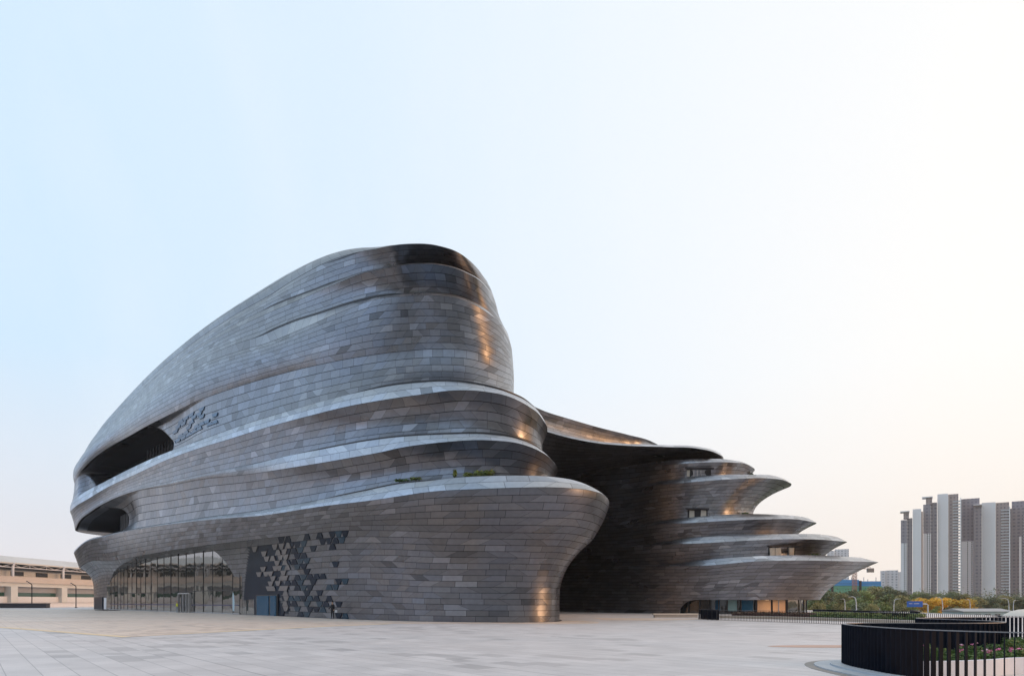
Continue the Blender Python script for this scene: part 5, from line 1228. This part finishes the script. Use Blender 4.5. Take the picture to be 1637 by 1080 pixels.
tower('apartment_tower', 1498, 1536, 'tallest white slab with a brown balcony side', [(1498.5, 1515.8, 789.5, -3, 22, M_SLAB, 'wall'), (1516, 1532, 790.5, -1, 18, M_BROWNL, 'side_wall')], balc=(1523, 1535, 799, 951, -1, 33, M_SLAB))
tower('apartment_tower', 1536, 1569, 'broad grey brown tower between the two big white slabs', [(1536.2, 1566, 795.5, 6, 14, M_GREYF, 'wall'), (1556.5, 1569.3, 807.5, 0, 12, M_BROWN, 'side_wall'), (1537, 1556.3, 864.5, 3, 3, M_PALE, 'white_lower_wall')], wins=(1539, 1556.3, 865, 956, 3, 29, (.45, .85)), crown=(1556, 1570, 807, 812))
tower('apartment_tower', 1569, 1614, 'wide white slab with white balcony strips on its right', [(1569.5, 1591.5, 803, -3, 22, M_SLAB, 'wall'), (1591.7, 1613, 804, -1, 18, M_BROWNL, 'side_wall')], balc=(1600, 1613, 813, 956, -1, 31, M_SLAB))
tower('apartment_tower', 1614, 1662, 'dark brown tower at the right frame edge', [(1614.6, 1662, 811, 2, 18, M_BROWN, 'wall'), (1617, 1640, 799, 6, 12, M_GREYF, 'roof_block'), (1629, 1633, 857, .6, 1.3, M_SLAB, 'white_fin')], balc=(1636, 1650, 820, 950, 2, 28, M_PALE))
M_FARW = win_mat('far_white_block', (0.78, 0.76, 0.80), (0.30, 0.30, 0.34), 3.0, 4.0, .45)
tower('far_block', 1407, 1440, 'small pale slab block left of the tower group', [(1407.3, 1415, 912, 0, 20, M_FARW, 'wall'), (1415.2, 1436, 911.2, 3, 20, M_FARW, 'wall'), (1436.2, 1440, 914, 4, 20, M_PALE, 'side_wall')], D=760)
tower('far_tower', 1322, 1357, 'pale distant tower behind the lowest ledge', [(1322, 1334, 880, 0, 20, M_FARW, 'wall'), (1334.3, 1357, 877.5, 4, 20, M_FARW, 'side_wall')], D=900)
# two more stand out of frame behind the long building; the entrance glass mirrors them
tower('apartment_tower', 0, 40, 'brown and white tower mirrored in the entrance glass', [(0, 24, 760, 0, 20, M_BROWNL, 'wall'), (24.2, 40, 768, 2, 18, M_SLAB, 'side_wall')], D=300)
for o in list(COL.objects):
    if o.get('label') == 'brown and white tower mirrored in the entrance glass': o.location = (-330, 205, -5); o.scale = (1.4, 1, .62); o.rotation_euler = (0, 0, R(70))

# ================================================================== AIR
hz = MB().box2((-700, -320, -7), (900, 1050, 130)).build('haze', None); hz['kind'] = 'stuff'
hm_ = bpy.data.materials.new('evening_haze'); hm_.use_nodes = True; hm_.node_tree.nodes.clear()
ho = hm_.node_tree.nodes.new('ShaderNodeOutputMaterial'); hv_ = hm_.node_tree.nodes.new('ShaderNodeVolumePrincipled')
hv_.inputs['Color'].default_value = (0.95, 0.93, 0.95, 1); hv_.inputs['Density'].default_value = 0.00016; hv_.inputs['Anisotropy'].default_value = 0.2
hm_.node_tree.links.new(hv_.outputs[0], ho.inputs['Volume']); hz.data.materials.clear(); hz.data.materials.append(hm_)

# dark strip painting in the contact shade where the museum walls meet the paving, and the pale yellow border line of the tan paving
def strip_along(xy, w0, w1, z, name, mat, parent=None, inv=None):
    p_ = [Vector((x, y, 0)) for x, y in xy]; n_ = len(p_); v = []
    for i, p in enumerate(p_):
        d = (p_[min(i+1, n_-1)]-p_[max(i-1, 0)]).normalized(); nn = Vector((d.y, -d.x, 0))
        for w in (w0, w1): q_ = p+nn*w; v.append((q_.x, q_.y, z))
    o = mesh_obj(name, v, [(2*i, 2*i+1, 2*i+3, 2*i+2) for i in range(n_-1)], mat, parent)
    if inv is not None: o.matrix_parent_inverse = inv
    return o
M_CONTACT_SHADE = plain('contact_shade', (0.05, 0.05, 0.055), .6)
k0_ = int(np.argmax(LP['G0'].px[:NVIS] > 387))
strip_along(LP['G0'].xy[k0_:NVIS+30:3], -.05, .22, .011, 'contact_shade_strip', M_CONTACT_SHADE, museum, MI)
strip_along(RP['G0'].xy[10:NR-140:3], -.05, .25, .011, 'contact_shade_strip', M_CONTACT_SHADE, museum, MI)
bl = [(-60, 52), (-40, 48.5), (-33, 44), (-18.2, 32), (-15.5, 39), (-12.5, 46), (-9, 51.5)]
o = strip_along(bl, -.45, .1, .009, 'border_path', plain('yellow_granite', (0.78, 0.62, 0.40), .7)); o['kind'] = 'structure'
